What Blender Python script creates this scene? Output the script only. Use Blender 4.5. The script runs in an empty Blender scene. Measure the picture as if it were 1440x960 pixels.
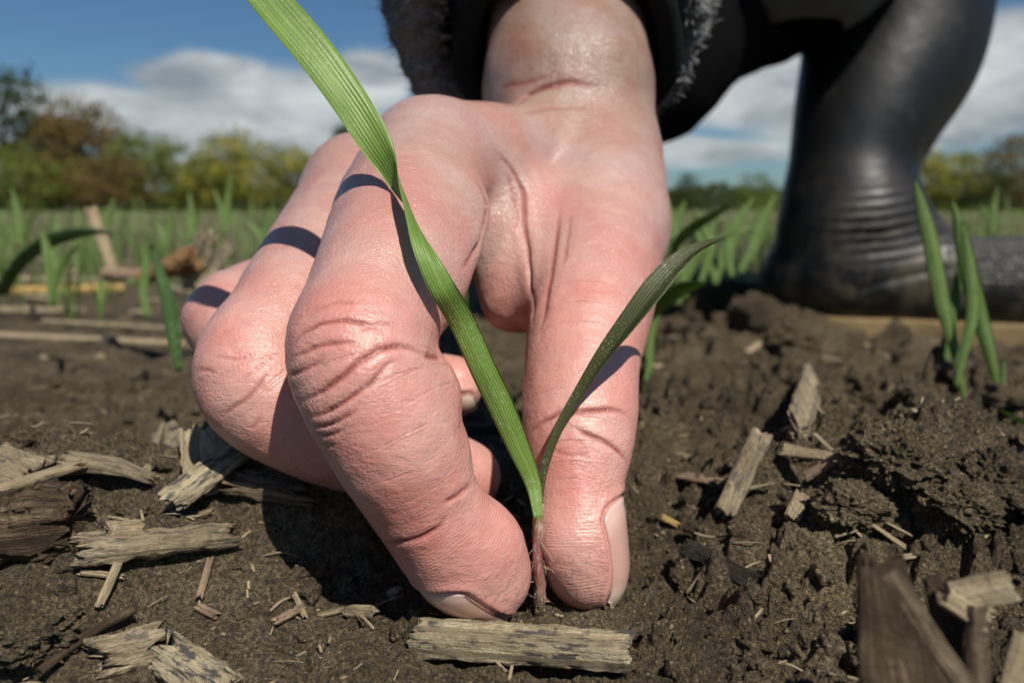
import bpy, math, random
import numpy as np
from mathutils import Vector, Matrix, Euler

S = bpy.context.scene
C = S.collection
rnd = random.Random(7)
R = math.radians

# ------------------------------------------------------------------ camera
FPX = 1120.0            # focal length in pixels of the 1440 px wide picture (28 mm lens)
PITCH = R(9.38)
CAMH = 0.058
cd = bpy.data.cameras.new('camera'); cam = bpy.data.objects.new('camera', cd); C.objects.link(cam)
cd.lens = 28; cd.sensor_width = 36; cd.sensor_fit = 'HORIZONTAL'
cd.clip_start = 0.005; cd.clip_end = 3000
cam.location = (0, 0, CAMH); cam.rotation_euler = (R(90) - PITCH, 0, 0)
cd.dof.use_dof = True; cd.dof.focus_distance = 0.105; cd.dof.aperture_fstop = 21
cd.dof.aperture_blades = 7
S.camera = cam

# ------------------------------------------------------------------ light
SUN_EL = R(51); SUN_AZ = R(28)      # sun behind the camera, swung to its right
sund = Vector((math.sin(SUN_AZ)*math.cos(SUN_EL), -math.cos(SUN_AZ)*math.cos(SUN_EL), math.sin(SUN_EL)))
sl = bpy.data.lights.new('sun', 'SUN'); sun = bpy.data.objects.new('sun', sl); C.objects.link(sun)
sl.energy = 5.0; sl.angle = R(0.53); sl.color = (1.0, 0.945, 0.86)
sun.rotation_euler = sund.to_track_quat('Z', 'Y').to_euler()

W = bpy.data.worlds.new('World'); S.world = W; W.use_nodes = True
S.view_settings.view_transform = 'Standard'; S.view_settings.look = 'None'
S.view_settings.exposure = 0.0; S.view_settings.gamma = 1; S.view_settings.use_curve_mapping = False

def P(px, py, d):
    """pixel of the photograph + distance along the view axis -> world point"""
    X = (px-720)/FPX*d; Y = -(py-480)/FPX*d
    c, s = math.cos(PITCH), math.sin(PITCH)
    return Vector((X, d*c + Y*s, CAMH + Y*c - d*s))
def proj(V):
    c, s = math.cos(PITCH), math.sin(PITCH)
    z = V[:, 2]-CAMH
    d = V[:, 1]*c - z*s; Y = V[:, 1]*s + z*c
    return 720 + FPX*V[:, 0]/d, 480 - FPX*Y/d, d

# ------------------------------------------------------------------ node helpers
class NT:
    def __init__(s, tree):
        s.t = tree; s.n = tree.nodes; s.l = tree.links; s.n.clear()
    def add(s, typ, **kw):
        nd = s.n.new(typ)
        for k, v in kw.items():
            if k in nd.inputs.keys(): s.put(nd.inputs[k], v)
            else: setattr(nd, k, v)
        return nd
    def put(s, sock, v):
        if isinstance(v, bpy.types.NodeSocket): s.l.new(v, sock)
        elif isinstance(v, (tuple, list)) and sock.type == 'RGBA' and len(v) == 3: sock.default_value = (*v, 1)
        elif sock.type == 'RGBA' and isinstance(v, (int, float)): sock.default_value = (v, v, v, 1)
        else: sock.default_value = v
    def math(s, op, a, b=0.5, c=None, clamp=False):
        m = s.n.new('ShaderNodeMath'); m.operation = op; m.use_clamp = clamp
        s.put(m.inputs[0], a); s.put(m.inputs[1], b)
        if c is not None: s.put(m.inputs[2], c)
        return m.outputs[0]
    def vmath(s, op, a, b=(0, 0, 0)):
        m = s.n.new('ShaderNodeVectorMath'); m.operation = op
        s.put(m.inputs[0], a)
        if op == 'SCALE': s.put(m.inputs['Scale'], b)
        else: s.put(m.inputs[1], b)
        return m.outputs['Value'] if op in ('DOT_PRODUCT', 'LENGTH') else m.outputs[0]
    def noise(s, vec, scale, detail=4, rough=0.55, dist=0.0):
        nd = s.add('ShaderNodeTexNoise'); s.put(nd.inputs['Vector'], vec)
        nd.inputs['Scale'].default_value = scale; nd.inputs['Detail'].default_value = detail
        nd.inputs['Roughness'].default_value = rough; nd.inputs['Distortion'].default_value = dist
        return nd.outputs['Fac']
    def voro(s, vec, scale, feature='F1', out='Distance', rand=1.0):
        nd = s.add('ShaderNodeTexVoronoi'); nd.feature = feature; s.put(nd.inputs['Vector'], vec)
        nd.inputs['Scale'].default_value = scale; nd.inputs['Randomness'].default_value = rand
        return nd.outputs[out]
    def ramp(s, fac, stops, interp='LINEAR'):
        nd = s.add('ShaderNodeValToRGB'); s.put(nd.inputs[0], fac)
        cr = nd.color_ramp; cr.interpolation = interp
        while len(cr.elements) < len(stops): cr.elements.new(0.5)
        for e, (p, c) in zip(cr.elements, stops):
            e.position = p; e.color = (*c, 1) if len(c) == 3 else c
        return nd.outputs[0]
    def mr(s, v, a, b, c=0.0, d=1.0, smooth=False):
        nd = s.add('ShaderNodeMapRange'); s.put(nd.inputs[0], v)
        if smooth: nd.interpolation_type = 'SMOOTHSTEP'
        for i, q in enumerate((a, b, c, d)): s.put(nd.inputs[1+i], q)
        return nd.outputs[0]
    def mix(s, f, a, b, mode='MIX'):
        nd = s.add('ShaderNodeMix', data_type='RGBA', blend_type=mode)
        s.put(nd.inputs[0], f); s.put(nd.inputs[6], a); s.put(nd.inputs[7], b)
        return nd.outputs[2]
    def bump(s, h, strength, dist, normal=None):
        nd = s.add('ShaderNodeBump'); s.put(nd.inputs['Height'], h)
        nd.inputs['Strength'].default_value = strength; nd.inputs['Distance'].default_value = dist
        if normal is not None: s.put(nd.inputs['Normal'], normal)
        return nd.outputs[0]
    def attr(s, name, out='Fac'):
        nd = s.add('ShaderNodeAttribute'); nd.attribute_name = name; return nd.outputs[out]
    def coord(s, out='Object'):
        return s.add('ShaderNodeTexCoord').outputs[out]
    def scale(s, v, sc):
        nd = s.add('ShaderNodeMapping'); s.put(nd.inputs[0], v); nd.inputs['Scale'].default_value = sc
        return nd.outputs[0]

def new_mat(name):
    m = bpy.data.materials.new(name); m.use_nodes = True
    t = NT(m.node_tree)
    b = t.add('ShaderNodeBsdfPrincipled'); o = t.add('ShaderNodeOutputMaterial')
    t.l.new(b.outputs[0], o.inputs[0])
    return m, t, b
def bset(t, b, **kw):
    for k, v in kw.items(): t.put(b.inputs[k.replace('_', ' ')], v)

# ------------------------------------------------------------------ numpy noise
def _h(ix, iy, iz, seed):
    n = (ix.astype(np.int64)*374761393 + iy.astype(np.int64)*668265263 + iz.astype(np.int64)*2147483647 + seed*144665) & 0xffffffff
    n = ((n ^ (n >> 13))*1274126177) & 0xffffffff
    n = ((n ^ (n >> 15))*2246822519) & 0xffffffff
    return ((n ^ (n >> 16)) & 0xffffff).astype(np.float32)/16777215.0
def vnoise2(x, y, seed=0):
    ix = np.floor(x); iy = np.floor(y); fx = (x-ix).astype(np.float32); fy = (y-iy).astype(np.float32)
    z = np.zeros_like(ix)
    def g(ax, ay):
        a = _h(ix+ax, iy+ay, z, seed)*6.2831853
        return np.cos(a)*(fx-ax) + np.sin(a)*(fy-ay)
    u = fx*fx*fx*(fx*(fx*6-15)+10); v = fy*fy*fy*(fy*(fy*6-15)+10)
    return ((g(0, 0)*(1-u)+g(1, 0)*u)*(1-v) + (g(0, 1)*(1-u)+g(1, 1)*u)*v)*1.5
def vnoise3(V, seed=0):
    I = np.floor(V); F = (V-I).astype(np.float32); U = F*F*(3-2*F)
    out = 0
    for a in (0, 1):
        for b in (0, 1):
            for c in (0, 1):
                w = (U[:, 0] if a else 1-U[:, 0])*(U[:, 1] if b else 1-U[:, 1])*(U[:, 2] if c else 1-U[:, 2])
                out = out + w*_h(I[:, 0]+a, I[:, 1]+b, I[:, 2]+c, seed)
    return out*2-1
def fbm2(x, y, octs, seed=0, gain=0.5):
    o = 0; a = 1; f = 1
    for i in range(octs):
        o = o + a*vnoise2(x*f + 17.3*i, y*f - 9.1*i, seed+i); a *= gain; f *= 2.03
    return o

# ------------------------------------------------------------------ mesh helpers
def link(o, parent=None):
    C.objects.link(o)
    if parent is not None: o.parent = parent
    return o
def mesh_from(name, V, F, mat=None, parent=None, smooth=True, attrs=None, mats=None, midx=None):
    me = bpy.data.meshes.new(name)
    V = np.asarray(V, dtype=np.float32)
    if isinstance(F, np.ndarray):
        k = F.shape[1]; n = len(F)
        me.vertices.add(len(V)); me.vertices.foreach_set('co', V.ravel())
        me.loops.add(n*k); me.loops.foreach_set('vertex_index', F.astype(np.int32).ravel())
        me.polygons.add(n); me.polygons.foreach_set('loop_start', np.arange(0, n*k, k, dtype=np.int32))
        me.update(calc_edges=True)
    else:
        me.from_pydata([tuple(v) for v in V.tolist()], [], F); me.update()
    me.polygons.foreach_set('use_smooth', np.full(len(me.polygons), smooth))
    if attrs:
        for k, a in attrs.items():
            at = me.attributes.new(k, 'FLOAT', 'POINT'); at.data.foreach_set('value', np.asarray(a, dtype=np.float32))
    if mat: me.materials.append(mat)
    if mats:
        for m in mats: me.materials.append(m)
    if midx is not None: me.polygons.foreach_set('material_index', np.asarray(midx, dtype=np.int32))
    o = bpy.data.objects.new(name, me); link(o, parent)
    return o
def tag(o, label=None, cat=None, group=None, kind=None):
    if label: o['label'] = label
    if cat: o['category'] = cat
    if group: o['group'] = group
    if kind: o['kind'] = kind
    return o
def empty(name, loc, rz=0):
    o = bpy.data.objects.new(name, None); o.location = loc; o.rotation_euler = (0, 0, rz); o.empty_display_size = .01
    C.objects.link(o); return o
def to_local(o, parent):
    """keep world geometry in place under a moved empty"""
    o.parent = parent; o.location = -Vector(parent.location)

# ------------------------------------------------------------------ signed distance modelling
def smin(a, b, k):
    h = np.clip(0.5 + 0.5*(b-a)/k, 0, 1)
    return b*(1-h) + a*h - k*h*(1-h)
def rcone(X, a, b, ra, rb):
    ba = np.array(b)-np.array(a); L = float(ba @ ba)+1e-12
    ba = [float(q) for q in ba]; a = [float(q) for q in a]; ra = float(ra); rb = float(rb)
    px = X[:, 0]-a[0]; py = X[:, 1]-a[1]; pz = X[:, 2]-a[2]
    t = np.clip((px*ba[0]+py*ba[1]+pz*ba[2])/L, 0, 1)
    dx = px-t*ba[0]; dy = py-t*ba[1]; dz = pz-t*ba[2]
    return np.sqrt(dx*dx+dy*dy+dz*dz) - (ra + (rb-ra)*t)
def ball(s):
    px, py, r, d = s
    return (np.array(P(px, py, d), dtype=np.float64), r/FPX*d)
def spline(pts, sub=4):
    """Catmull-Rom through centres and radii, so that a limb tapers without bulges"""
    if len(pts) < 3: return pts
    A = np.array([list(a)+[r] for a, r in pts]); A = np.vstack([2*A[0]-A[1], A, 2*A[-1]-A[-2]])
    out = []
    for i in range(1, len(A)-2):
        for k in range(sub):
            t = k/sub
            q = .5*((2*A[i])+(A[i+1]-A[i-1])*t+(2*A[i-1]-5*A[i]+4*A[i+1]-A[i+2])*t*t+(3*A[i]-A[i-1]-3*A[i+1]+A[i+2])*t**3)
            out.append((q[:3], float(q[3])))
    out.append((A[-2][:3], float(A[-2][3])))
    return out
def chain(X, pts, k, far=.014):
    B = np.array([list(a-r-far)+list(a+r+far) for a, r in pts])
    lo, hi = B[:, :3].min(0), B[:, 3:].max(0)
    m = (X[:, 0] > lo[0]) & (X[:, 0] < hi[0]) & (X[:, 1] > lo[1]) & (X[:, 1] < hi[1]) & (X[:, 2] > lo[2]) & (X[:, 2] < hi[2])
    full = np.full(len(X), .03 if far > .012 else .03, dtype=np.float32)
    if not m.any(): return full
    Y = X[m]; f = None
    for (a, ra), (b, rb) in zip(pts[:-1], pts[1:]):
        g = rcone(Y, a, b, ra, rb)
        f = g if f is None else (smin(f, g, k) if k > 0 else np.minimum(f, g))
    full[m] = f
    return full
def surface_nets(field, lo, hi, h, B=8):
    lo = np.array(lo); hi = np.array(hi)
    nb = np.ceil((hi-lo)/(h*B)).astype(int); n = nb*B
    bc = np.stack(np.meshgrid(*[np.arange(k) for k in nb], indexing='ij'), -1).reshape(-1, 3)
    cen = lo + (bc*B + (B-1)/2)*h
    fc = field(cen.astype(np.float32))
    diag = h*B*0.5*1.7321*1.15 + 0.0002
    vol = np.empty(tuple(n), dtype=np.float32)
    v6 = vol.reshape(nb[0], B, nb[1], B, nb[2], B)
    v6[...] = np.sign(fc).reshape(nb[0], 1, nb[1], 1, nb[2], 1)*0.01
    act = bc[np.abs(fc) < diag]
    off = np.stack(np.meshgrid(*[np.arange(B)]*3, indexing='ij'), -1).reshape(-1, 3)
    for s in range(0, len(act), 1500):
        a = act[s:s+1500]
        pts = (lo + (a[:, None, :]*B + off[None])*h).reshape(-1, 3).astype(np.float32)
        f = field(pts).reshape(len(a), B, B, B)
        v6[a[:, 0], :, a[:, 1], :, a[:, 2], :] = f
    occ = vol < 0
    c = occ[:-1, :-1, :-1].astype(np.int8)
    cnt = np.zeros_like(c)
    for i in (0, 1):
        for j in (0, 1):
            for k in (0, 1):
                cnt += occ[i:n[0]-1+i, j:n[1]-1+j, k:n[2]-1+k]
    idx = np.argwhere((cnt > 0) & (cnt < 8))
    del cnt
    ids = np.full(tuple(n), -1, dtype=np.int32); ids[idx[:, 0], idx[:, 1], idx[:, 2]] = np.arange(len(idx))
    cor = [(i, j, k) for i in (0, 1) for j in (0, 1) for k in (0, 1)]
    val = np.stack([vol[idx[:, 0]+i, idx[:, 1]+j, idx[:, 2]+k] for i, j, k in cor], 1)
    acc = np.zeros((len(idx), 3)); cn = np.zeros(len(idx))
    for a in range(8):
        for b in range(a+1, 8):
            df = [cor[a][q] != cor[b][q] for q in range(3)]
            if sum(df) != 1: continue
            m = (val[:, a] < 0) != (val[:, b] < 0)
            t = val[:, a]/(val[:, a]-val[:, b]+1e-20)
            p = np.array(cor[a])[None] + t[:, None]*(np.array(cor[b])-np.array(cor[a]))[None]
            acc[m] += p[m]; cn[m] += 1
    V = lo + (idx + acc/cn[:, None])*h
    quads = []
    for ax in range(3):
        u, w = (ax+1) % 3, (ax+2) % 3
        sl0 = [slice(None)]*3; sl1 = [slice(None)]*3
        sl0[ax] = slice(0, n[ax]-1); sl1[ax] = slice(1, n[ax])
        A = occ[tuple(sl0)]; Bq = occ[tuple(sl1)]
        e = np.argwhere(A != Bq)
        e = e[(e[:, u] > 0) & (e[:, w] > 0)]
        flip = ~occ[e[:, 0], e[:, 1], e[:, 2]]
        du = np.zeros(3, int); du[u] = 1; dw = np.zeros(3, int); dw[w] = 1
        q = [e-du-dw, e-dw, e, e-du]
        q = np.stack([ids[p[:, 0], p[:, 1], p[:, 2]] for p in q], 1)
        ok = (q >= 0).all(1); q = q[ok]; flip = flip[ok]
        q[flip] = q[flip][:, ::-1]
        quads.append(q)
    return V, np.concatenate(quads)
def laplacian(V, F, it, lam=0.5):
    A = np.concatenate([F[:, k] for k in range(4)]*2); B = np.concatenate([F[:, (k+1) % 4] for k in range(4)]+[F[:, (k-1) % 4] for k in range(4)])
    cn = np.maximum(np.bincount(A, minlength=len(V)), 1)[:, None]
    for _ in range(it):
        acc = np.stack([np.bincount(A, weights=V[B, q], minlength=len(V)) for q in range(3)], 1)
        V = V + lam*(acc/cn-V)
    return V
def subdivided(V, F, levels):
    o = mesh_from('tmp', V, F)
    m = o.modifiers.new('s', 'SUBSURF'); m.levels = levels; m.render_levels = levels
    dg = bpy.context.evaluated_depsgraph_get(); dg.update()
    me = bpy.data.meshes.new_from_object(o.evaluated_get(dg), depsgraph=dg)
    nv = len(me.vertices); co = np.empty(nv*3, np.float32); me.vertices.foreach_get('co', co)
    nf = len(me.polygons); li = np.empty(nf*4, np.int32); me.loops.foreach_get('vertex_index', li)
    no = np.empty(nv*3, np.float32); me.vertices.foreach_get('normal', no)
    old = o.data; bpy.data.objects.remove(o); bpy.data.meshes.remove(old); bpy.data.meshes.remove(me)
    return co.reshape(-1, 3).astype(np.float64), li.reshape(-1, 4), no.reshape(-1, 3).astype(np.float64)

# ------------------------------------------------------------------ sky with broken clouds
nt = NT(W.node_tree)
bg = nt.add('ShaderNodeBackground'); out = nt.add('ShaderNodeOutputWorld'); nt.l.new(bg.outputs[0], out.inputs[0])
sky = nt.add('ShaderNodeTexSky'); sky.sky_type = 'NISHITA'; sky.sun_disc = False
sky.sun_elevation = SUN_EL; sky.sun_rotation = R(180) - SUN_AZ
sky.air_density = 1.0; sky.dust_density = .35; sky.ozone_density = 3.0
tc = nt.add('ShaderNodeTexCoord').outputs['Generated']
sep = nt.add('ShaderNodeSeparateXYZ', Vector=tc)
def skyblob(px, py, rx, ry):
    """soft patch of cloud round a direction; rx, ry in the photograph's pixels"""
    d = (P(px, py, 1.0)-Vector((0, 0, CAMH))).normalized()
    v = nt.vmath('SUBTRACT', tc, tuple(d))
    v = nt.vmath('MULTIPLY', v, (FPX/rx, FPX/rx, FPX/ry))
    return nt.mr(nt.vmath('LENGTH', v), 1.25, .45)
m = None
for a in ((400, 175, 190, 85), (170, 165, 170, 50), (520, 120, 70, 50), (300, 120, 120, 45), (1080, 130, 170, 60), (1250, 170, 220, 50), (1420, 90, 110, 70), (930, 215, 300, 25), (250, 245, 420, 28), (1560, 120, 160, 60), (-150, 200, 200, 60)):
    b_ = skyblob(*a); m = b_ if m is None else nt.math('MAXIMUM', m, b_)
n1 = nt.noise(nt.scale(tc, (1, 1, 2.3)), 6, 8, .55, .25)
n2 = nt.noise(nt.scale(tc, (1, 1, 3.0)), 2.2, 6, .55, .2)
up = nt.mr(sep.outputs[2], .24, .40)
ms = nt.math('MAXIMUM', m, nt.math('MULTIPLY', up, nt.mr(n2, .6, .75)))
cov = nt.mr(nt.math('ADD', nt.math('MULTIPLY', ms, .62), nt.math('MULTIPLY', n1, .75)), .56, .84, 0, 1, True)
shade = nt.mr(nt.noise(nt.scale(tc, (1, 1, 3.2)), 7.5, 6, .6, .3), .35, .68)
cc = nt.mix(shade, (4.8, 5.4, 5.9), (12.0, 12.6, 12.6))
skc = nt.mix(1.0, sky.outputs[0], (.70, .95, 1.12), 'MULTIPLY')
nt.l.new(nt.mix(nt.math('MULTIPLY', cov, .92), skc, cc), bg.inputs[0])
bg.inputs[1].default_value = .056

# ------------------------------------------------------------------ ground
def sst(a, b, x):
    t = np.clip((x-a)/(b-a), 0, 1); return t*t*(3-2*t)
def base_h(x, y):
    return -.036*sst(.17, .45, y) - .006*sst(.10, -.15, y) + .0*x
def ray_ground(px, py, hf, z0=0.0):
    o = np.array([0, 0, CAMH]); d = np.array(P(px, py, 1.0))-o
    T = .03*np.exp(np.arange(0, 700)*.0115)                # coarse steps, then refine
    Q = o[None]+d[None]*T[:, None]; under = Q[:, 2] < hf(Q[:, 0], Q[:, 1]); k = int(np.argmax(under)) if under.any() else 699
    t0, t1 = T[max(0, k-1)], T[k]
    T = np.linspace(t0, t1, 60); Q = o[None]+d[None]*T[:, None]; under = Q[:, 2] < hf(Q[:, 0], Q[:, 1]); k = int(np.argmax(under)) if under.any() else 59
    p = Q[k]
    return p
LUMPS = []   # x, y, radius, height
for px_, py_, r, h in ((1160, 770, .015, .006), (1350, 760, .019, .0085), (1120, 560, .020, .008),
        (1230, 560, .018, .004), (1090, 470, .030, .010), (1010, 440, .03, .012), (1180, 510, .028, .004), (960, 560, .02, .003),
        (370, 790, .026, .0045), (455, 700, .012, .003), (40, 770, .02, .006), (30, 900, .018, .010), (150, 860, .013, .004),
        (1330, 1010, .016, .004), (1120, 1060, .015, .004), (560, 1150, .02, .004), (70, 560, .03, .003), (200, 560, .03, .003), (60, 500, .05, .005), (905, 700, .013, .0018)):
    p = ray_ground(px_, py_, base_h); LUMPS.append((p[0], p[1], r, h))
for (x_, y_, r, h) in ((.075, .033, .022, .022), (.10, .045, .02, .022), (-.042, .130, .016, .0110), (-.030, .123, .010, .0065), (-.088, .138, .020, .0085), (-.064, .140, .015, .0095), (-.048, .143, .012, .0090), (-.115, .135, .025, .006), (.064, .137, .018, .0085), (.088, .142, .021, .0090), (.047, .150, .012, .007)): LUMPS.append((x_, y_, r, h))  # first pair lies out of view, added to cast shade over the near soil
def coarse_h(x, y):
    z = base_h(x, y)
    wx = x + .0035*vnoise2(x*70, y*70, 40); wy = y + .0035*vnoise2(x*70, y*70, 41)
    for (cx, cy, r, h) in LUMPS:
        q = ((wx-cx)**2+(wy-cy)**2)/(r*r)
        z = z + h*np.exp(-q**1.5)
    return z
def worley2(x, y, seed):
    ix = np.floor(x); iy = np.floor(y); z = np.zeros_like(ix); f1 = np.full(x.shape, 9.0); f2 = f1.copy(); idv = np.zeros(x.shape)
    for a in (-1, 0, 1):
        for b in (-1, 0, 1):
            qx = ix+a+_h(ix+a, iy+b, z, seed); qy = iy+b+_h(ix+a, iy+b, z, seed+1)
            d = np.hypot(x-qx, y-qy); n = d < f1
            f2 = np.where(n, f1, np.minimum(f2, d)); idv = np.where(n, _h(ix+a, iy+b, z, seed+2), idv); f1 = np.where(n, d, f1)
    return f1, f2, idv
def ground_full(x, y):
    z = coarse_h(x, y)
    dist = np.hypot(x, y)
    rough = .42 + 1.15*sst(.012, .045, x) + .25*sst(-.05, -.09, x)
    rough = rough*(.55+.9*np.clip(vnoise2(x*25, y*25, 50)+.5, 0, 1))
    far = np.exp(-np.maximum(dist-.5, 0)*1.2)
    rough = np.where(dist > .3, np.maximum(rough, .9), rough)*np.maximum(far, .0)
    n1 = vnoise2(x*150, y*150, 60); n2 = vnoise2(x*150, y*150, 61); n3 = vnoise2(x*520, y*520, 62); n4 = vnoise2(x*520, y*520, 63)
    wx = x+.0042*n1+.0011*n3; wy = y+.0042*n2+.0011*n4
    z = z + .0034*rough*vnoise2(x*42, y*42, 51)
    z = z + rough*(.0034*(2.2*np.abs(vnoise2(wx*48, wy*48, 57))-.6) + .0022*(2.2*np.abs(vnoise2(wx*120, wy*120, 58))-.6) + .0010*(2.2*np.abs(vnoise2(wx*300, wy*300, 59))-.6))
    f1, f2, i1 = worley2(wx*75, wy*75, 70)
    z = z + rough*.0042*(np.clip(f2-f1, 0, .55)**.6)*(i1-.2)
    f1, f2, i2 = worley2(wx*210, wy*210, 80)
    z = z + rough*.0021*(np.clip(f2-f1, 0, .5)**.6)*(i2*1.1-.1)
    det = np.exp(-np.maximum(dist-.25, 0)*4)
    f1, f2, i3 = worley2((x+.0006*n3)*560+3, (y+.0006*n4)*560, 90)
    z = z + (.22+.6*rough)*det*.00075*(np.clip(f2-f1, 0, .5)**.7)*(i3*1.3)
    hole = np.clip(vnoise2(x*95, y*95, 55)-.28, 0, 1)
    z = z - rough*.010*hole
    z = z + rough*.0011*vnoise2(x*300, y*300, 56) + det*.00034*vnoise2(x*850, y*850, 91)*(.5+rough) + .02*sst(1, 3, dist)*vnoise2(x*1.2, y*1.2, 92)*0.6
    # pressed-down soil under the pinching fingers
    q = ((x-.006)**2+(y-.108)**2)/(.014**2)
    z = z - .0012*np.exp(-q)
    return z
def axis(lo, hi, step, g, lim0, lim1):
    a = list(np.arange(lo, hi, step)); s = step
    x = a[-1]
    while x < lim1: s *= g; x += s; a.append(x)
    s = step; x = lo; L = []
    while x > lim0: s *= g; x -= s; L.append(x)
    return np.array(L[::-1]+a)
gx = axis(-.11, .14, .00045, 1.035, -400, 400); gy = axis(.045, .27, .00045, 1.03, -30, 700)
GX, GY = np.meshgrid(gx, gy, indexing='ij')
GZ = ground_full(GX.ravel(), GY.ravel())
nx_, ny_ = len(gx), len(gy)
ii = (np.arange(nx_-1)[:, None]*ny_ + np.arange(ny_-1)[None]).ravel()
GF = np.stack([ii, ii+ny_, ii+ny_+1, ii+1], 1)
def soil_material():
    m, t, b = new_mat('soil')
    co = t.coord()
    a = t.noise(co, 28, 5, .6); c1 = t.noise(co, 260, 5, .65); c2 = t.noise(co, 1300, 3, .6)
    c = t.ramp(t.math('ADD', t.math('MULTIPLY', a, .6), t.math('MULTIPLY', c1, .4)), [(.30, (.055, .039, .022)), (.45, (.165, .123, .067)), (.56, (.28, .215, .122)), (.70, (.46, .365, .22))])
    c = t.mix(t.mr(c2, .38, .62), t.mix(1.0, c, (.45, .43, .40), 'MULTIPLY'), t.mix(1.0, c, (1.2, 1.2, 1.2), 'MULTIPLY'))
    c3 = t.noise(co, 3600, 2, .6); c = t.mix(t.mr(c3, .4, .6), t.mix(1.0, c, (.55, .53, .5), 'MULTIPLY'), t.mix(1.0, c, (1.25, 1.25, 1.22), 'MULTIPLY'))
    vf = t.voro(co, 1500, 'F1', 'Color'); r1 = t.add('ShaderNodeSeparateColor', Color=vf).outputs[0]
    d1 = t.voro(co, 1500, 'F1', 'Distance')
    grain = t.math('MULTIPLY', t.math('GREATER_THAN', r1, .90), t.math('LESS_THAN', d1, .32))
    c = t.mix(grain, c, (.40, .32, .20))
    vk = t.voro(co, 900, 'F1', 'Color'); r2 = t.add('ShaderNodeSeparateColor', Color=vk).outputs[1]
    dark = t.math('MULTIPLY', t.math('GREATER_THAN', r2, .88), t.math('LESS_THAN', t.voro(co, 900), .4))
    c = t.mix(t.math('MULTIPLY', dark, .7), c, (.035, .026, .02))
    green = t.mr(t.noise(co, 2.1, 3, .6), .42, .6)
    far = t.mr(t.vmath('LENGTH', co), 3, 12)
    c = t.mix(t.math('MULTIPLY', far, t.math('ADD', .05, t.math('MULTIPLY', green, .4))), c, (.09, .13, .035))
    gl = t.math('GREATER_THAN', t.add('ShaderNodeSeparateColor', Color=t.voro(co, 2300, 'F1', 'Color')).outputs[2], .965)
    h = t.math('ADD', t.math('MULTIPLY', t.noise(co, 2600, 4, .75), 1.0), t.math('ADD', t.math('MULTIPLY', t.noise(co, 700, 4, .65), 1.8), t.math('MULTIPLY', t.voro(co, 1500), -.5)))
    n = t.bump(h, 1.0, .0022)
    bset(t, b, Base_Color=c, Roughness=t.mix(gl, t.mr(a, .35, .65, .62, .92), .17), Normal=n)
    b.inputs['Specular IOR Level'].default_value = .45
    return m
SOIL = soil_material()
ground = mesh_from('ground', np.stack([GX.ravel(), GY.ravel(), GZ], 1), GF, SOIL, None, True)
tag(ground, kind='structure')
def zg(x, y): return float(ground_full(np.array([x]), np.array([y]))[0])
def GP(px, py, lift=0.0):
    p = ray_ground(px, py, coarse_h)
    return Vector((p[0], p[1], zg(p[0], p[1])+lift))

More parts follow.
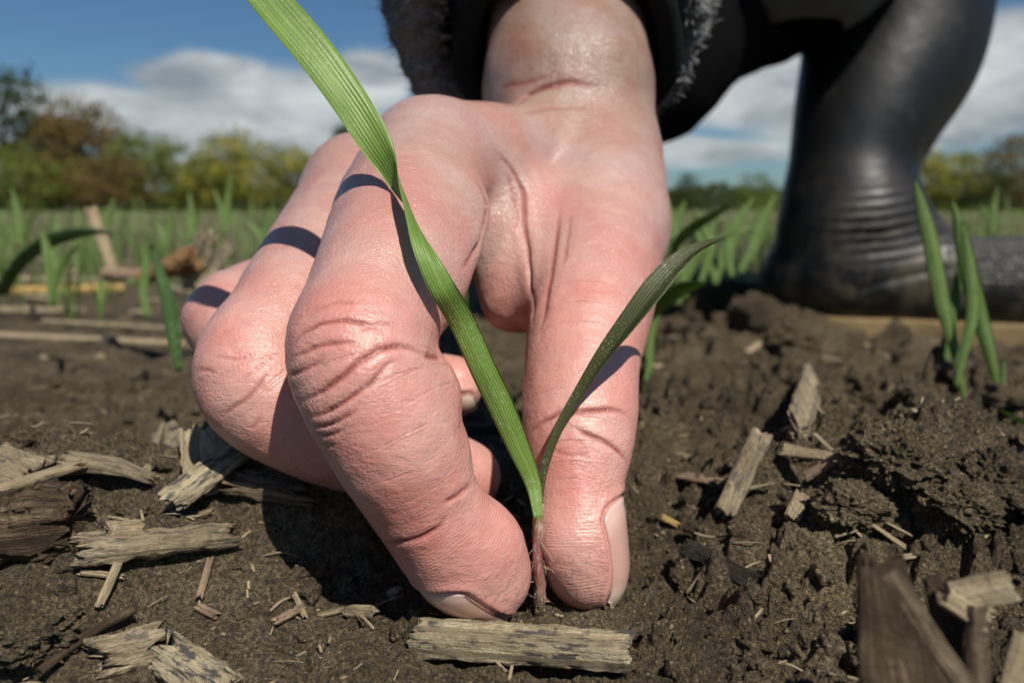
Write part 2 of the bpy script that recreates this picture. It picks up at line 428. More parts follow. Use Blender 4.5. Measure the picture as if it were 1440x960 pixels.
# ------------------------------------------------------------------ materials of the person
def skin_material():
    m, t, b = new_mat('skin')
    co = t.coord(); al = t.attr('along'); pad = t.attr('pad'); red = t.attr('red'); cr = t.attr('crease')
    blot = t.noise(co, 90, 3, .5); blot2 = t.noise(co, 420, 3, .6)
    c = t.mix(t.mr(red, 0, 1), (.46, .30, .255), (.62, .325, .272))
    c = t.mix(t.attr('tan'), c, (.30, .195, .14))  # darker wrist: tanned skin and the wrist's shade, both painted into the colour
    c = t.mix(t.math('MULTIPLY', t.mr(blot, .38, .66), 1.0), c, t.mix(1.0, c, (.97, .75, .73), 'MULTIPLY'))
    c = t.mix(t.mr(blot2, .45, .7), c, t.mix(1.0, c, (1.07, 1.10, 1.10), 'MULTIPLY'))
    vein = t.mr(t.noise(co, 55, 2, .5, .6), .52, .62)
    c = t.mix(t.math('MULTIPLY', t.math('MULTIPLY', vein, t.math('SUBTRACT', 1.0, red)), .25), c, (.42, .33, .33))
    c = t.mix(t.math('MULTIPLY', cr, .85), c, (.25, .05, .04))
    zz = t.add('ShaderNodeSeparateXYZ', Vector=t.add('ShaderNodeNewGeometry').outputs['Position']).outputs[2]
    soilm = t.math('MULTIPLY', t.mr(zz, .016, .003, 0, 1), t.mr(t.noise(co, 900, 5, .7), .54, .62))
    c = t.mix(t.math('MULTIPLY', soilm, .7), c, (.20, .14, .085))
    # fine relief: criss-cross skin cells, finger print ridges, pores
    wv = t.math('ADD', t.math('MULTIPLY', al, 13.0), t.math('MULTIPLY', t.noise(co, 130, 2, .5), 22.0))
    ridge = t.math('MULTIPLY', t.math('SINE', wv), t.math('MULTIPLY', pad, t.mr(t.noise(co, 400, 2), .35, .65, .04, .24)))
    cells = t.voro(t.vmath('ADD', co, t.vmath('SCALE', co, .0)), 1500, 'DISTANCE_TO_EDGE')
    cells = t.math('MULTIPLY', t.math('MULTIPLY', t.mr(cells, 0, .22), .6), t.math('SUBTRACT', 1.0, t.math('MULTIPLY', pad, .8)))
    str1 = t.noise(t.scale(co, (1.0, 1.0, .22)), 2300, 2, .6)
    fine = t.noise(co, 3800, 3, .7)
    wr = t.noise(t.scale(co, (.5, 1, 1.6)), 700, 3, .6, 1.2)
    h = t.math('ADD', ridge, t.math('ADD', cells, t.math('ADD', t.math('MULTIPLY', str1, 1.1), t.math('ADD', t.math('MULTIPLY', fine, .6), t.math('MULTIPLY', wr, 2.0)))))
    n = t.bump(h, .95, .00008)
    # dry white scale lines in two directions
    def hatch(rot, sc):
        mp = t.add('ShaderNodeMapping'); t.put(mp.inputs[0], co); mp.inputs['Rotation'].default_value = rot; mp.inputs['Scale'].default_value = (1, 1, .16)
        q = t.math('ABSOLUTE', t.math('SUBTRACT', t.noise(mp.outputs[0], sc, 2, .5, .4), .5))
        return t.mr(q, .0, .022, 1, 0)
    dry = t.math('MAXIMUM', hatch((.5, .3, 0), 1500), hatch((-.7, .5, .4), 1300))
    dry = t.math('MULTIPLY', dry, t.mr(t.noise(co, 260, 2), .42, .62))
    dry = t.math('MULTIPLY', dry, t.math('SUBTRACT', 1.0, t.math('MULTIPLY', pad, .8)))
    c = t.mix(t.math('MULTIPLY', dry, .30), c, t.mix(1.0, c, (1.35, 1.6, 1.65), 'MULTIPLY'))
    bset(t, b, Base_Color=c, Normal=n, Roughness=t.mr(t.noise(co, 900, 3, .6), .35, .7, .27, .44))
    b.inputs['Subsurface Weight'].default_value = .18
    b.inputs['Subsurface Radius'].default_value = (1.0, .32, .18)
    b.inputs['Subsurface Scale'].default_value = .0018
    b.inputs['Specular IOR Level'].default_value = .58
    return m
def nail_material():
    m, t, b = new_mat('nail')
    s = t.attr('s'); co = t.coord()
    n = t.math('ADD', s, t.math('MULTIPLY', t.math('SUBTRACT', t.noise(co, 500, 2), .5), .06))
    c = t.ramp(n, [(0, (.62, .44, .37)), (.10, (.64, .42, .35)), (.26, (.56, .33, .27)), (.74, (.57, .35, .28)), (.86, (.66, .53, .42)), (1, (.60, .50, .38))])
    w = t.add('ShaderNodeTexNoise'); 
    nn = t.noise(t.coord(), 900, 2)
    bset(t, b, Base_Color=c, Roughness=.26, Normal=t.bump(nn, .25, .00005))
    b.inputs['Subsurface Weight'].default_value = .15; b.inputs['Subsurface Scale'].default_value = .001
    b.inputs['Coat Weight'].default_value = .25; b.inputs['Coat Roughness'].default_value = .2
    return m
SKIN = skin_material(); NAIL = nail_material()

# ------------------------------------------------------------------ the hand
def sp(l, sub=4): return spline([ball(s) for s in l], sub)
idxf = sp([(606, 226, 85, .150), (574, 300, 99, .133), (547, 385, 99, .116), (521, 448, 97, .108), (508, 508, 102, .1025),
        (549, 612, 91, .102), (595, 704, 77, .106), (646, 774, 74, .1095), (682, 806, 66, .112)])
midf = sp([(508, 270, 76, .172), (455, 365, 80, .148), (407, 446, 82, .133), (360, 528, 83, .123), (430, 592, 76, .124),
        (552, 636, 66, .132), (620, 660, 56, .138), (653, 670, 51, .140)])
rinf = sp([(500, 305, 58, .196), (425, 392, 56, .177), (315, 450, 57, .158), (425, 500, 52, .155),
        (545, 532, 46, .155), (610, 541, 43, .155), (637, 543, 41, .155)])
litf = sp([(540, 305, 50, .217), (470, 370, 46, .200), (400, 425, 45, .186), (480, 465, 40, .182), (560, 480, 36, .181), (585, 484, 34, .181)])
thuf = sp([(834, 225, 92, .187), (840, 315, 93, .167), (834, 405, 89, .148), (820, 500, 80, .133),
        (815, 598, 79, .1245), (813, 685, 62, .1195), (818, 760, 59, .1180), (825, 797, 56, .1175)])
thl = [ball(s) for s in [(834, 225, 92, .187), (840, 315, 93, .167), (834, 405, 89, .148), (820, 500, 80, .133), (816, 598, 79, .1245)]]
armax = Vector((.02, .62, .78)).normalized()
w0 = P(798, 130, .193)
wr = []
for tt, rr in ((0, .0192), (.03, .0205), (.055, .0235), (.075, .0255)):
    wr.append((np.array(w0 + armax*tt), rr))
palm_parts = [
    sp([(606, 226, 85, .150), (672, 224, 79, .160), (740, 226, 78, .173), (800, 214, 98, .188)]),
    sp([(508, 270, 76, .172), (640, 250, 74, .186), (770, 235, 78, .204)]),
    sp([(500, 305, 58, .196), (630, 270, 66, .206), (775, 250, 74, .218)]),
    sp([(540, 305, 50, .217), (650, 295, 58, .222), (780, 262, 70, .226)]),
    [ball((800, 214, 98, .188)), wr[0]],
    sp([(840, 315, 90, .168), (834, 225, 90, .187), (804, 150, 100, .191)]),
    sp([(842, 322, 86, .168), (770, 300, 78, .176)]),
    sp([(690, 258, 58, .160), (708, 345, 52, .155), (722, 422, 46, .152)]),   # web
    sp([(742, 290, 52, .160), (768, 400, 54, .150)]),
    sp([(700, 330, 75, .190), (790, 330, 80, .190)]),
]
wr = spline(wr, 3)
def smooth_palm(X):
    f = None
    for pts in palm_parts:
        g = chain(X, pts, 0)
        f = g if f is None else smin(f, g, .0042)
    f = smin(f, chain(X, wr, 0), .006)
    return f
def blob(X, s):
    c, r = ball(s); c = [float(q) for q in c]
    dx = X[:, 0]-c[0]; dy = X[:, 1]-c[1]; dz = X[:, 2]-c[2]
    return np.sqrt(dx*dx+dy*dy+dz*dz)-float(r)
def finger_ix(X):
    f = chain(X, idxf, .0006)
    f = smin(f, chain(X, [ball((622, 302, 64, .131)), ball((590, 400, 55, .115))], 0), .004)
    for s in ((574, 560, 76, .105), (592, 635, 69, .107), (670, 766, 66, .1105)):   # pads
        f = smin(f, blob(X, s), .0018)
    return f
def finger_th(X):
    f = chain(X, thuf, .0006)
    return smin(f, blob(X, (807, 755, 54, .1165)), .003)
def hand_field(X):
    p = smooth_palm(X)
    f = smin(finger_ix(X), p, .0026)
    f = np.minimum(f, smin(chain(X, midf, .0006), p, .004))
    f = np.minimum(f, smin(chain(X, rinf, .0006), p, .004))
    f = np.minimum(f, smin(chain(X, litf, .0006), p, .004))
    f = np.minimum(f, smin(finger_th(X), p, .0045))
    return f
HS = 0.00060
import time as _t; _t0=_t.time()
V, F = surface_nets(hand_field, (-.082, .085, -.004), (.052, .40, .30), HS)
V = laplacian(V, F, 3, .5)
V, F, N = subdivided(V, F, 1)
px, py, dd = proj(V)
facing = (N*(np.array([0, 0, CAMH])-V)).sum(1) > 0
fm = np.nonzero(facing & (py < 900))[0]
fm = fm[np.argsort(np.floor(px[fm]/8)*1000+np.floor(py[fm]/8))]
key = (np.floor(px[fm]/8)*1000+np.floor(py[fm]/8)).astype(int)
def to_surface(pts, step=4.0):
    """points of a crease on the skin, found from the picture"""
    out = []; dense = []
    for (a, b) in zip(pts[:-1], pts[1:]):
        n = max(1, int(math.hypot(b[0]-a[0], b[1]-a[1])/step))
        for i in range(n): dense.append((a[0]+(b[0]-a[0])*i/n, a[1]+(b[1]-a[1])*i/n))
    dense.append(pts[-1])
    for (qx, qy) in dense:
        m = []
        for ix in (-1, 0, 1):
            for iy in (-1, 0, 1):
                k = int((math.floor(qx/8)+ix)*1000+math.floor(qy/8)+iy)
                m.append(fm[np.searchsorted(key, k):np.searchsorted(key, k+1)])
        m = np.concatenate(m)
        m = m[(np.abs(px[m]-qx) < 5) & (np.abs(py[m]-qy) < 5)]
        if len(m) == 0: continue
        out.append(V[m[np.argmin(dd[m] + 0.0004*np.hypot(px[m]-qx, py[m]-qy))]])
    return np.array(out)
creases = [  # points in the picture, depth mm, half width mm
    ([(410, 492), (425, 470), (450, 456), (480, 450), (520, 456), (545, 468)], .28, .50),
    ([(411, 505), (440, 490), (470, 482), (505, 482)], .25, .45),
    ([(420, 567), (450, 553), (480, 532), (505, 508), (530, 493), (560, 486), (590, 494), (606, 506)], .50, .55),
    ([(428, 587), (455, 582), (482, 568), (512, 545), (540, 520), (556, 500)], .32, .45),
    ([(434, 600), (460, 599), (490, 585), (505, 572)], .26, .40),
    ([(439, 612), (465, 612), (485, 602)], .20, .40), ([(405, 530), (430, 520), (455, 505)], .2, .45),
    ([(446, 628), (470, 626)], .15, .40), ([(440, 440), (470, 425), (510, 425)], .12, .6),
    ([(500, 468), (530, 455), (560, 455)], .15, .5),
    ([(524, 764), (560, 763), (590, 756), (615, 742), (632, 722)], .30, .55),
    ([(664, 678), (652, 688), (638, 700), (622, 706)], .30, .55),
    ([(624, 500), (610, 502), (596, 500)], .3, .8),
    ([(308, 588), (338, 566), (366, 540), (385, 515)], .25, .5), ([(276, 522), (290, 519), (306, 524)], .2, .45),
    ([(352, 607), (362, 592), (372, 585)], .15, .4), ([(295, 500), (330, 505), (370, 495)], .1, .45), ([(330, 540), (360, 520), (400, 490)], .14, .4),
    ([(738, 614), (755, 599), (785, 580), (820, 578), (850, 575), (875, 578), (893, 592)], .42, .65),
    ([(800, 600), (830, 612), (855, 622), (874, 638), (886, 654)], .40, .65), ([(770, 632), (800, 640), (830, 640)], .12, .7),
    ([(674, 246), (685, 275), (688, 308), (680, 340), (662, 367), (648, 382)], .6, 1.0),
    ([(690, 205), (720, 238), (738, 272), (737, 308), (742, 350), (745, 392), (746, 440), (744, 470)], .50, .85),
    ([(705, 235), (722, 262), (726, 300), (724, 330)], .2, 1.3),
    ([(789, 288), (783, 330), (777, 372), (766, 430), (758, 470)], .30, 1.0), ([(803, 300), (797, 345), (790, 380)], .15, .9),
    ([(706, 147), (736, 136), (764, 123), (795, 116), (832, 120), (850, 124)], .55, 1.2), ([(700, 125), (740, 118), (780, 105)], .2, 1.2),
    ([(720, 160), (770, 152), (830, 150)], .12, 1.3),
]
disp = np.zeros(len(V)); crs = np.zeros(len(V))
for pts, dep, wid in creases:
    q = to_surface(pts)
    if len(q) < 2: continue
    dep *= 1e-3; wid *= 1e-3
    # smooth the path
    for _ in range(3): q[1:-1] = (q[:-2]+q[1:-1]*2+q[2:])/4
    lo, hi = q.min(0)-4*wid, q.max(0)+4*wid
    m = np.nonzero(((V > lo) & (V < hi)).all(1))[0]
    X = V[m]; best = np.full(len(m), 9.0); tb = np.zeros(len(m))
    for i in range(len(q)-1):
        ba = q[i+1]-q[i]; L = (ba @ ba)+1e-14
        t = np.clip(((X-q[i]) @ ba)/L, 0, 1)
        dist = np.linalg.norm(X-q[i]-t[:, None]*ba, axis=1)
        u = dist < best; best[u] = dist[u]; tb[u] = (i+t[u])/(len(q)-1)
    taper = np.clip(np.minimum(tb, 1-tb)*4, .05, 1)
    jit = 1+.35*vnoise3(X*900, 5)
    g = np.exp(-(best/(wid*.46))**2)*taper*jit
    g = g*(.75+.5*np.clip(vnoise3(X*260, 8)+.3, -.6, 1)); disp[m] += dep*(-1.15*g + .22*np.exp(-((best-wid*1.9)/(wid*1.1))**2)*taper)
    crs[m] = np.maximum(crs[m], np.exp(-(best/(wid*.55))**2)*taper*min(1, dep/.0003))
# low lumps, knuckle softness, tendons
disp += .00022*vnoise3(V*110, 1) + .00010*vnoise3(V*300, 2) + .00004*vnoise3(V*900, 3)
# coordinate along each finger, pad mask
def along_of(pts, X):
    best = np.full(len(X), 9.0); al = np.zeros(len(X)); acc = 0
    for (a, ra), (b, rb) in zip(pts[:-1], pts[1:]):
        ba = b-a; L = math.sqrt(ba @ ba)
        t = np.clip(((X-a) @ ba)/(L*L), 0, 1)
        dist = np.linalg.norm(X-a-t[:, None]*ba, axis=1)-(ra+(rb-ra)*t)
        u = dist < best; best[u] = dist[u]; al[u] = acc+t[u]*L; acc += L
    # continue past the tip
    a, ra = pts[-2]; b, rb = pts[-1]; ba = (b-a)/np.linalg.norm(b-a)
    ex = (X-b) @ ba
    al = np.where(ex > 0, acc+ex, al)
    return best, al, acc
best = np.full(len(V), 9.0); along = np.zeros(len(V)); red = np.zeros(len(V)); padm = np.zeros(len(V))
def dirpx(p, q):   # unit vector in the world of a picture direction at the hand
    v = P(720+p, 480+q, .12)-P(720, 480, .12); return np.array(v.normalized())
for pts, palmdir in ((idxf, dirpx(.85, -.35)), (midf, dirpx(.6, -.6)), (rinf, dirpx(.5, -.8)), (litf, dirpx(.5, -.8)), (thuf, dirpx(-1, .1))):
    bd, al, tot = along_of(pts, V)
    u = bd < best; best[u] = bd[u]
    along[u] = al[u]*1000
    rr = np.clip((al/tot-.18)/.5, 0, 1); red[u] = rr[u]
    pm = np.clip(((N @ palmdir)+.62)/.5, 0, 1)*np.clip((al/tot-.52)/.12, 0, 1)
    padm[u] = pm[u]
wm = np.clip((V[:, 1]-.16)/.05, 0, 1)
red *= (1-wm*.8)
tan_shade = np.clip((V[:, 2]-.066)/.022, 0, 1)*np.clip((V[:, 1]-.155)/.02, 0, 1)  # mask for the wrist's tan and painted shade, by height and distance

# ---- finger nails: plates that follow the finger surface
def nail(pts, dorsal, s0, s1, half, over, rim=.00018):
    a = pts[-2][0]; b, rb = pts[-1]
    ax = (b-pts[-3][0]); ax /= np.linalg.norm(ax)
    dv = dorsal - ax*(dorsal @ ax); dv /= np.linalg.norm(dv)
    sv = np.cross(ax, dv)
    nu, nv = 26, 34
    G = np.zeros((nu, nv, 3)); D = np.zeros((nu, nv, 3)); Sx = np.repeat(np.linspace(0, 1, nu)[:, None], nv, 1)
    for i in range(nu):
        s = s0+(s1-s0)*i/(nu-1)
        for j in range(nv):
            q = 2*j/(nv-1)-1
            endb = 1-math.sqrt(max(0, 1-min(1, abs(q))**2.4))      # rounded ends of the plate
            ss = s + endb*(.0022*(1-i/(nu-1)) - .0012*(i/(nu-1)))
            D[i, j] = dv*math.cos(half*q)+sv*math.sin(half*q)
            G[i, j] = b + ax*ss
    T = np.linspace(0, .0125, 60)
    X = (G[:, :, None] + T[None, None, :, None]*D[:, :, None]).reshape(-1, 3).astype(np.float32)
    f = hand_field(X).reshape(nu, nv, 60)
    for i in range(nu):
        for j in range(nv):
            k = np.nonzero(f[i, j] > 0)[0]; r = .008
            if len(k):
                r = T[k[0]]
                if k[0] > 0: f0, f1 = f[i, j, k[0]-1], f[i, j, k[0]]; r -= T[1]*(f1/(f1-f0+1e-12))
            G[i, j] = G[i, j] + D[i, j]*r
    # free edge: straighten over the tip instead of wrapping round it
    ref = np.array([(G[i]-b) @ dv for i in range(nu)])
    k0 = int(nu*.72)
    for i in range(k0, nu):
        for j in range(nv):
            want = G[k0-1, j] + (G[k0-1, j]-G[k0-6, j])/5.0*(i-k0+1)*1.0
            w = ((i-k0+1)/(nu-k0))**.8*.45
            G[i, j] = G[i, j]*(1-w)+want*w
    # smooth
    for _ in range(4):
        G[1:-1] = (G[:-2]+2*G[1:-1]+G[2:])/4; G[:, 1:-1] = (G[:, :-2]+2*G[:, 1:-1]+G[:, 2:])/4
    du = np.gradient(G, axis=0); dvv = np.gradient(G, axis=1)
    nn = np.cross(du, dvv); nn /= np.linalg.norm(nn, axis=2, keepdims=True)
    if (nn[nu//2, nv//2] @ dv) < 0: nn = -nn
    q = np.abs(np.linspace(-1, 1, nv))[None, :]; ii = np.linspace(0, 1, nu)[:, None]
    lift = over*np.clip(1-q**6, 0, 1)*np.clip(ii*7, .0, 1) + 0*q
    top = G + nn*(lift+.00002)[..., None]; bot = G - nn*.0004
    n = nu*nv
    Vn = np.concatenate([top.reshape(-1, 3), bot.reshape(-1, 3)])
    Fq = []
    I = lambda i, j: i*nv+j
    for i in range(nu-1):
        for j in range(nv-1):
            Fq.append((I(i, j), I(i+1, j), I(i+1, j+1), I(i, j+1)))
            Fq.append((n+I(i, j), n+I(i, j+1), n+I(i+1, j+1), n+I(i+1, j)))
    for i in range(nu-1):
        for j in (0, nv-1): Fq.append((I(i, j), I(i+1, j), n+I(i+1, j), n+I(i, j)))
    for j in range(nv-1):
        for i in (0, nu-1): Fq.append((I(i, j), I(i, j+1), n+I(i, j+1), n+I(i, j)))
    border = np.concatenate([G[:, 0], G[0], G[:, -1]])
    sA = np.concatenate([Sx.ravel(), Sx.ravel()])
    return Vn, np.array(Fq), sA, border
nails = []
for pts, dors, s0, s1, half in (
        (idxf, dirpx(-.70, .78)+.38*np.array(P(720, 480, .0)-P(720, 480, .1)).astype(float)*10, -.0072, .0055, .95),
        (thuf, dirpx(1.0, -.02)+.12*np.array((P(720, 480, .0)-P(720, 480, .1)).normalized()), -.0088, .0062, .92),
        (rinf, dirpx(.2, .95)+.45*np.array((P(720, 480, .0)-P(720, 480, .1)).normalized()), -.0045, .0048, .9),
        (midf, dirpx(-.5, .8), -.0060, .0055, .9)):
    Vn, Fn, sA, border = nail(pts, dors, s0, s1, half, .00035)
    nails.append((Vn, Fn, sA))
    # nail fold: groove along the plate's edge and a swelling outside it
    lo, hi = border.min(0)-.003, border.max(0)+.003
    m = np.nonzero(((V > lo) & (V < hi)).all(1))[0]; X = V[m]; bb = np.full(len(m), 9.0)
    for p in border: bb = np.minimum(bb, np.linalg.norm(X-p, axis=1))
    inner = Vn[:len(Vn)//2]; bi = np.full(len(m), 9.0)
    for p in inner: bi = np.minimum(bi, np.linalg.norm(X-p, axis=1))
    under = np.clip((.00085-bi)/.0004, 0, 1)
    g = under*-.00022 + (1-under)*.00026*np.exp(-((bb-.0010)/.0008)**2)
    disp[m] += g
print("HANDT", _t.time()-_t0, len(V))
V2 = V + N*disp[:, None]
person = empty('person', (0.05, .55, 0))
tag(person, 'crouching person in dark fleece and rubber boots pinching a seedling with one hand', 'person')
hand = mesh_from('body', V2, F, SKIN, None, True, {'along': along, 'pad': padm, 'red': red, 'crease': crs, 'tan': tan_shade})
to_local(hand, person)
hand['label'] = 'bare pink hand and wrist, thumb and forefinger pinching the seedling'
for (Vn, Fn, sA) in nails:
    o = mesh_from('fingernail', Vn, Fn, NAIL, hand, True, {'s': sA})

# ------------------------------------------------------------------ generic builders
def join_meshes(parts):
    Vs, Fs, n = [], [], 0
    for V_, F_ in parts: Vs.append(V_); Fs.append(np.asarray(F_)+n); n += len(V_)
    return np.concatenate(Vs), np.concatenate(Fs)
def wood_material(name, c0, c1, c2, rough=.75, spots=0.0, spotc=(.05, .05, .06), su=130, sv=4200):
    m, t, b = new_mat(name)
    co = t.coord(); u = t.attr('u'); v = t.attr('v')
    cb = t.add('ShaderNodeCombineXYZ'); t.l.new(t.math('MULTIPLY', u, su), cb.inputs[0]); t.l.new(t.math('MULTIPLY', v, sv), cb.inputs[1])
    gr = t.noise(cb.outputs[0], 1.0, 5, .65); big = t.noise(co, 160, 4, .6)
    c = t.ramp(t.math('ADD', t.math('MULTIPLY', gr, .62), t.math('MULTIPLY', big, .38)), [(.34, c0), (.5, c1), (.66, c2)])
    if spots:
        cb2 = t.add('ShaderNodeCombineXYZ'); t.l.new(t.math('MULTIPLY', u, 260), cb2.inputs[0]); t.l.new(t.math('MULTIPLY', v, 1100), cb2.inputs[1])
        sm = t.math('MULTIPLY', t.mr(t.noise(cb2.outputs[0], 1, 3, .6), .50, .57), t.mr(t.noise(co, 150, 3), .42, .52))
        c = t.mix(t.math('MULTIPLY', sm, spots), c, spotc)
    dirt = t.mr(t.noise(co, 420, 4, .65), .55, .68)
    c = t.mix(t.math('MULTIPLY', dirt, .45), c, (.10, .078, .055))
    h = t.math('ADD', t.math('MULTIPLY', gr, 1.5), t.noise(co, 1500, 4, .7))
    bset(t, b, Base_Color=c, Roughness=rough, Normal=t.bump(h, 1.0, .0006))
    b.inputs['Specular IOR Level'].default_value = .3
    return m
PALE = wood_material('pale_wood', (.20, .15, .085), (.44, .36, .22), (.62, .53, .36), .7, .85)
GREYW = wood_material('weathered_wood', (.14, .105, .06), (.40, .315, .195), (.62, .51, .34), .8, .6)
DARKW = wood_material('rotten_wood', (.025, .016, .009), (.085, .055, .03), (.26, .19, .11), .7)
TAN = wood_material('straw', (.28, .20, .11), (.46, .36, .22), (.60, .50, .33), .55)
YEL = wood_material('yellow_cane', (.30, .19, .06), (.50, .33, .11), (.60, .43, .18), .5)
BLACKW = wood_material('wet_black_twig', (.012, .01, .008), (.03, .024, .018), (.07, .05, .035), .25)
SALMON = wood_material('reddish_wood', (.22, .14, .09), (.38, .26, .17), (.50, .37, .25), .7)

def slab(A, B, w, t, up=None, sup=4.0, bend=0.0, curl=0.0, taper=(1, 1), rag=.15, grain=.10, seed=0, nseg=40, nring=44, thick_noise=.15, twist=0.0):
    """splintered piece of stalk or wood from A to B; returns V, F, u, v"""
    A = Vector(A); B = Vector(B); ax = (B-A); L = ax.length; ax.normalize()
    upv = Vector(up) if up is not None else Vector((0, 0, 1))
    side = ax.cross(upv).normalized(); nrm = side.cross(ax).normalized()
    V_, u_, v_ = [], [], []
    th = np.arange(nring)/nring*2*math.pi
    cx = np.sign(np.cos(th))*np.abs(np.cos(th))**(2/sup)*w/2
    cz = np.sign(np.sin(th))*np.abs(np.sin(th))**(2/sup)*t/2
    per = np.cumsum(np.hypot(np.diff(cx, append=cx[:1]), np.diff(cz, append=cz[:1])))
    s = np.linspace(0, 1, nseg)
    gr = vnoise2(per*2200+seed*9.1, np.zeros(nring)+seed, seed)            # one value per fibre
    fib0 = vnoise2(per*1900, np.zeros(nring)+3.3, seed+1)+.6*vnoise2(per*3000, np.zeros(nring)+1.3, seed+4); fib1 = vnoise2(per*1900, np.zeros(nring)+7.7, seed+2)+.6*vnoise2(per*3000, np.zeros(nring)+8.3, seed+5)
    rings = []
    for k, q in enumerate(s):
        tp = taper[0]+(taper[1]-taper[0])*q
        edge = math.exp(-((q*L)/(w*.35+1e-9))**2), math.exp(-(((1-q)*L)/(w*.35+1e-9))**2)
        n = vnoise2(np.full(nring, q*L*260)+seed, per*420, seed+3)+.35*vnoise2(np.full(nring, q*L*900)+seed, per*1600, seed+6)
        rr = 1+grain*gr*1.0*(t/ (t+w))**.3 + thick_noise*n
        along = q*L + rag*w*(fib0*edge[0] + fib1*edge[1])
        x = cx*tp*(1+.12*n); z = cz*tp*rr + grain*t*.35*gr*(np.abs(cz) > t*.3) + curl*(cx**2)/w + bend*L*math.sin(math.pi*q)
        if twist:
            a = twist*q; x, z = x*math.cos(a)-z*math.sin(a), x*math.sin(a)+z*math.cos(a)
        ring = np.array(A)[None]+along[:, None]*np.array(ax)+x[:, None]*np.array(side)+z[:, None]*np.array(nrm)
        rings.append(ring); u_.append(along); v_.append(per)
    V_ = np.concatenate(rings); u_ = np.concatenate(u_); v_ = np.concatenate(v_)
    F_ = []
    for k in range(nseg-1):
        for j in range(nring):
            j2 = (j+1) % nring; F_.append((k*nring+j, k*nring+j2, (k+1)*nring+j2, (k+1)*nring+j))
    # end caps: rings shrinking towards the middle line of the section, recessed unevenly
    for e, (k, sg) in enumerate(((0, -1), (nseg-1, 1))):
        prev = k*nring; cen = rings[k].mean(0)
        for lv, f in enumerate((.8, .5, .0)):
            rg = cen + (rings[k]-cen)*np.array([f]) + np.array(ax)*sg*(-.10*t*lv*.6 + .12*t*vnoise2(per*2500+lv*5, np.full(nring, lv+.5), seed+9)[:, None]*(f > 0))
            st = len(V_); V_ = np.concatenate([V_, rg]); u_ = np.concatenate([u_, np.full(nring, 0.0 if e == 0 else L)]); v_ = np.concatenate([v_, per*(.9+.02*lv)])
            for j in range(nring):
                j2 = (j+1) % nring
                F_.append((prev+j2, prev+j, st+j, st+j2) if e == 0 else (prev+j, prev+j2, st+j2, st+j))
            prev = st
    return V_, np.array(F_), u_, v_
def chip(name, label, cat, A, B, w, t, mat, group=None, parent=None, **kw):
    V_, F_, u_, v_ = slab(A, B, w, t, **kw)
    o = mesh_from(name, V_, F_, mat, parent, True, {'u': u_, 'v': v_})
    if parent is None: tag(o, label, cat, group)
    elif label: o['label'] = label
    return o
mm = .001
def gchip(name, label, cat, a, b, w, t, mat, lift=.3, la=0, lb=0, group=None, **kw):
    """chip lying on the ground between two picture points"""
    A = GP(*a); B = GP(*b)
    A.z += t*mm*lift+la*mm; B.z += t*mm*lift+lb*mm
    return chip(name, label, cat, A, B, w*mm, t*mm, mat, group, **kw)

# ------------------------------------------------------------------ leaves
def leaf_material(name, lit, dark, trans, rough=.38, stripes=1.0):
    m, t, b = new_mat(name)
    v = t.attr('v'); co = t.coord(); u = t.attr('u')
    cb = t.add('ShaderNodeCombineXYZ'); t.l.new(t.math('MULTIPLY', v, 9.0), cb.inputs[0]); t.l.new(t.math('MULTIPLY', u, 45), cb.inputs[1])
    st = t.noise(cb.outputs[0], 1.6, 3, .6)
    rib = t.math('SINE', t.math('MULTIPLY', v, 62.0))
    c = t.mix(t.mr(st, .3, .7), dark, lit)
    c = t.mix(t.math('MULTIPLY', t.math('MULTIPLY', t.mr(rib, .2, 1), t.mr(t.noise(co, 300, 2), .35, .6)), .16*stripes), c, tuple(min(1, q*1.5+.02) for q in lit))
    mid = t.mr(t.math('ABSOLUTE', t.math('SUBTRACT', v, .5)), .0, .045, 1, 0)
    c = t.mix(t.math('MULTIPLY', mid, .35), c, tuple(min(1, q*1.6+.03) for q in lit))
    c = t.mix(t.math('MULTIPLY', t.mr(t.noise(co, 3000, 2, .6), .58, .70), t.mr(t.noise(co, 120, 2), .45, .6)), c, (.50, .60, .36))
    c = t.mix(t.mr(t.noise(co, 170, 3, .6), .45, .7), c, t.mix(1.0, c, (.80, .86, .8), 'MULTIPLY'))
    rd = t.attr('red'); c = t.mix(rd, c, (.20, .045, .05))
    h = t.math('ADD', t.math('MULTIPLY', rib, .6), t.math('MULTIPLY', t.noise(co, 2400, 3, .6), .9))
    n = t.bump(h, .6, .00007)
    bset(t, b, Base_Color=c, Roughness=rough, Normal=n)
    b.inputs['Specular IOR Level'].default_value = .5
    tr = t.add('ShaderNodeBsdfTranslucent'); t.put(tr.inputs[0], t.mix(1.0, c, trans, 'MULTIPLY')); t.put(tr.inputs[1], n)
    mx = t.add('ShaderNodeMixShader'); mx.inputs[0].default_value = .34
    t.l.new(b.outputs[0], mx.inputs[1]); t.l.new(tr.outputs[0], mx.inputs[2])
    o = [q for q in t.n if q.type == 'OUTPUT_MATERIAL'][0]; t.l.new(mx.outputs[0], o.inputs[0])
    return m
LEAF = leaf_material('leaf_green', (.27, .41, .085), (.175, .29, .055), (1.4, 1.5, .9), .42, .7)
LEAFD = leaf_material('leaf_deep_green', (.075, .16, .035), (.045, .10, .022), (1.2, 1.5, .8), .42)
LEAFO = leaf_material('leaf_olive', (.12, .13, .045), (.075, .085, .03), (1.0, 1.1, .6), .5, .4)
LEAFF = leaf_material('leaf_field', (.19, .28, .07), (.12, .20, .045), (1.5, 1.6, .9), .5)

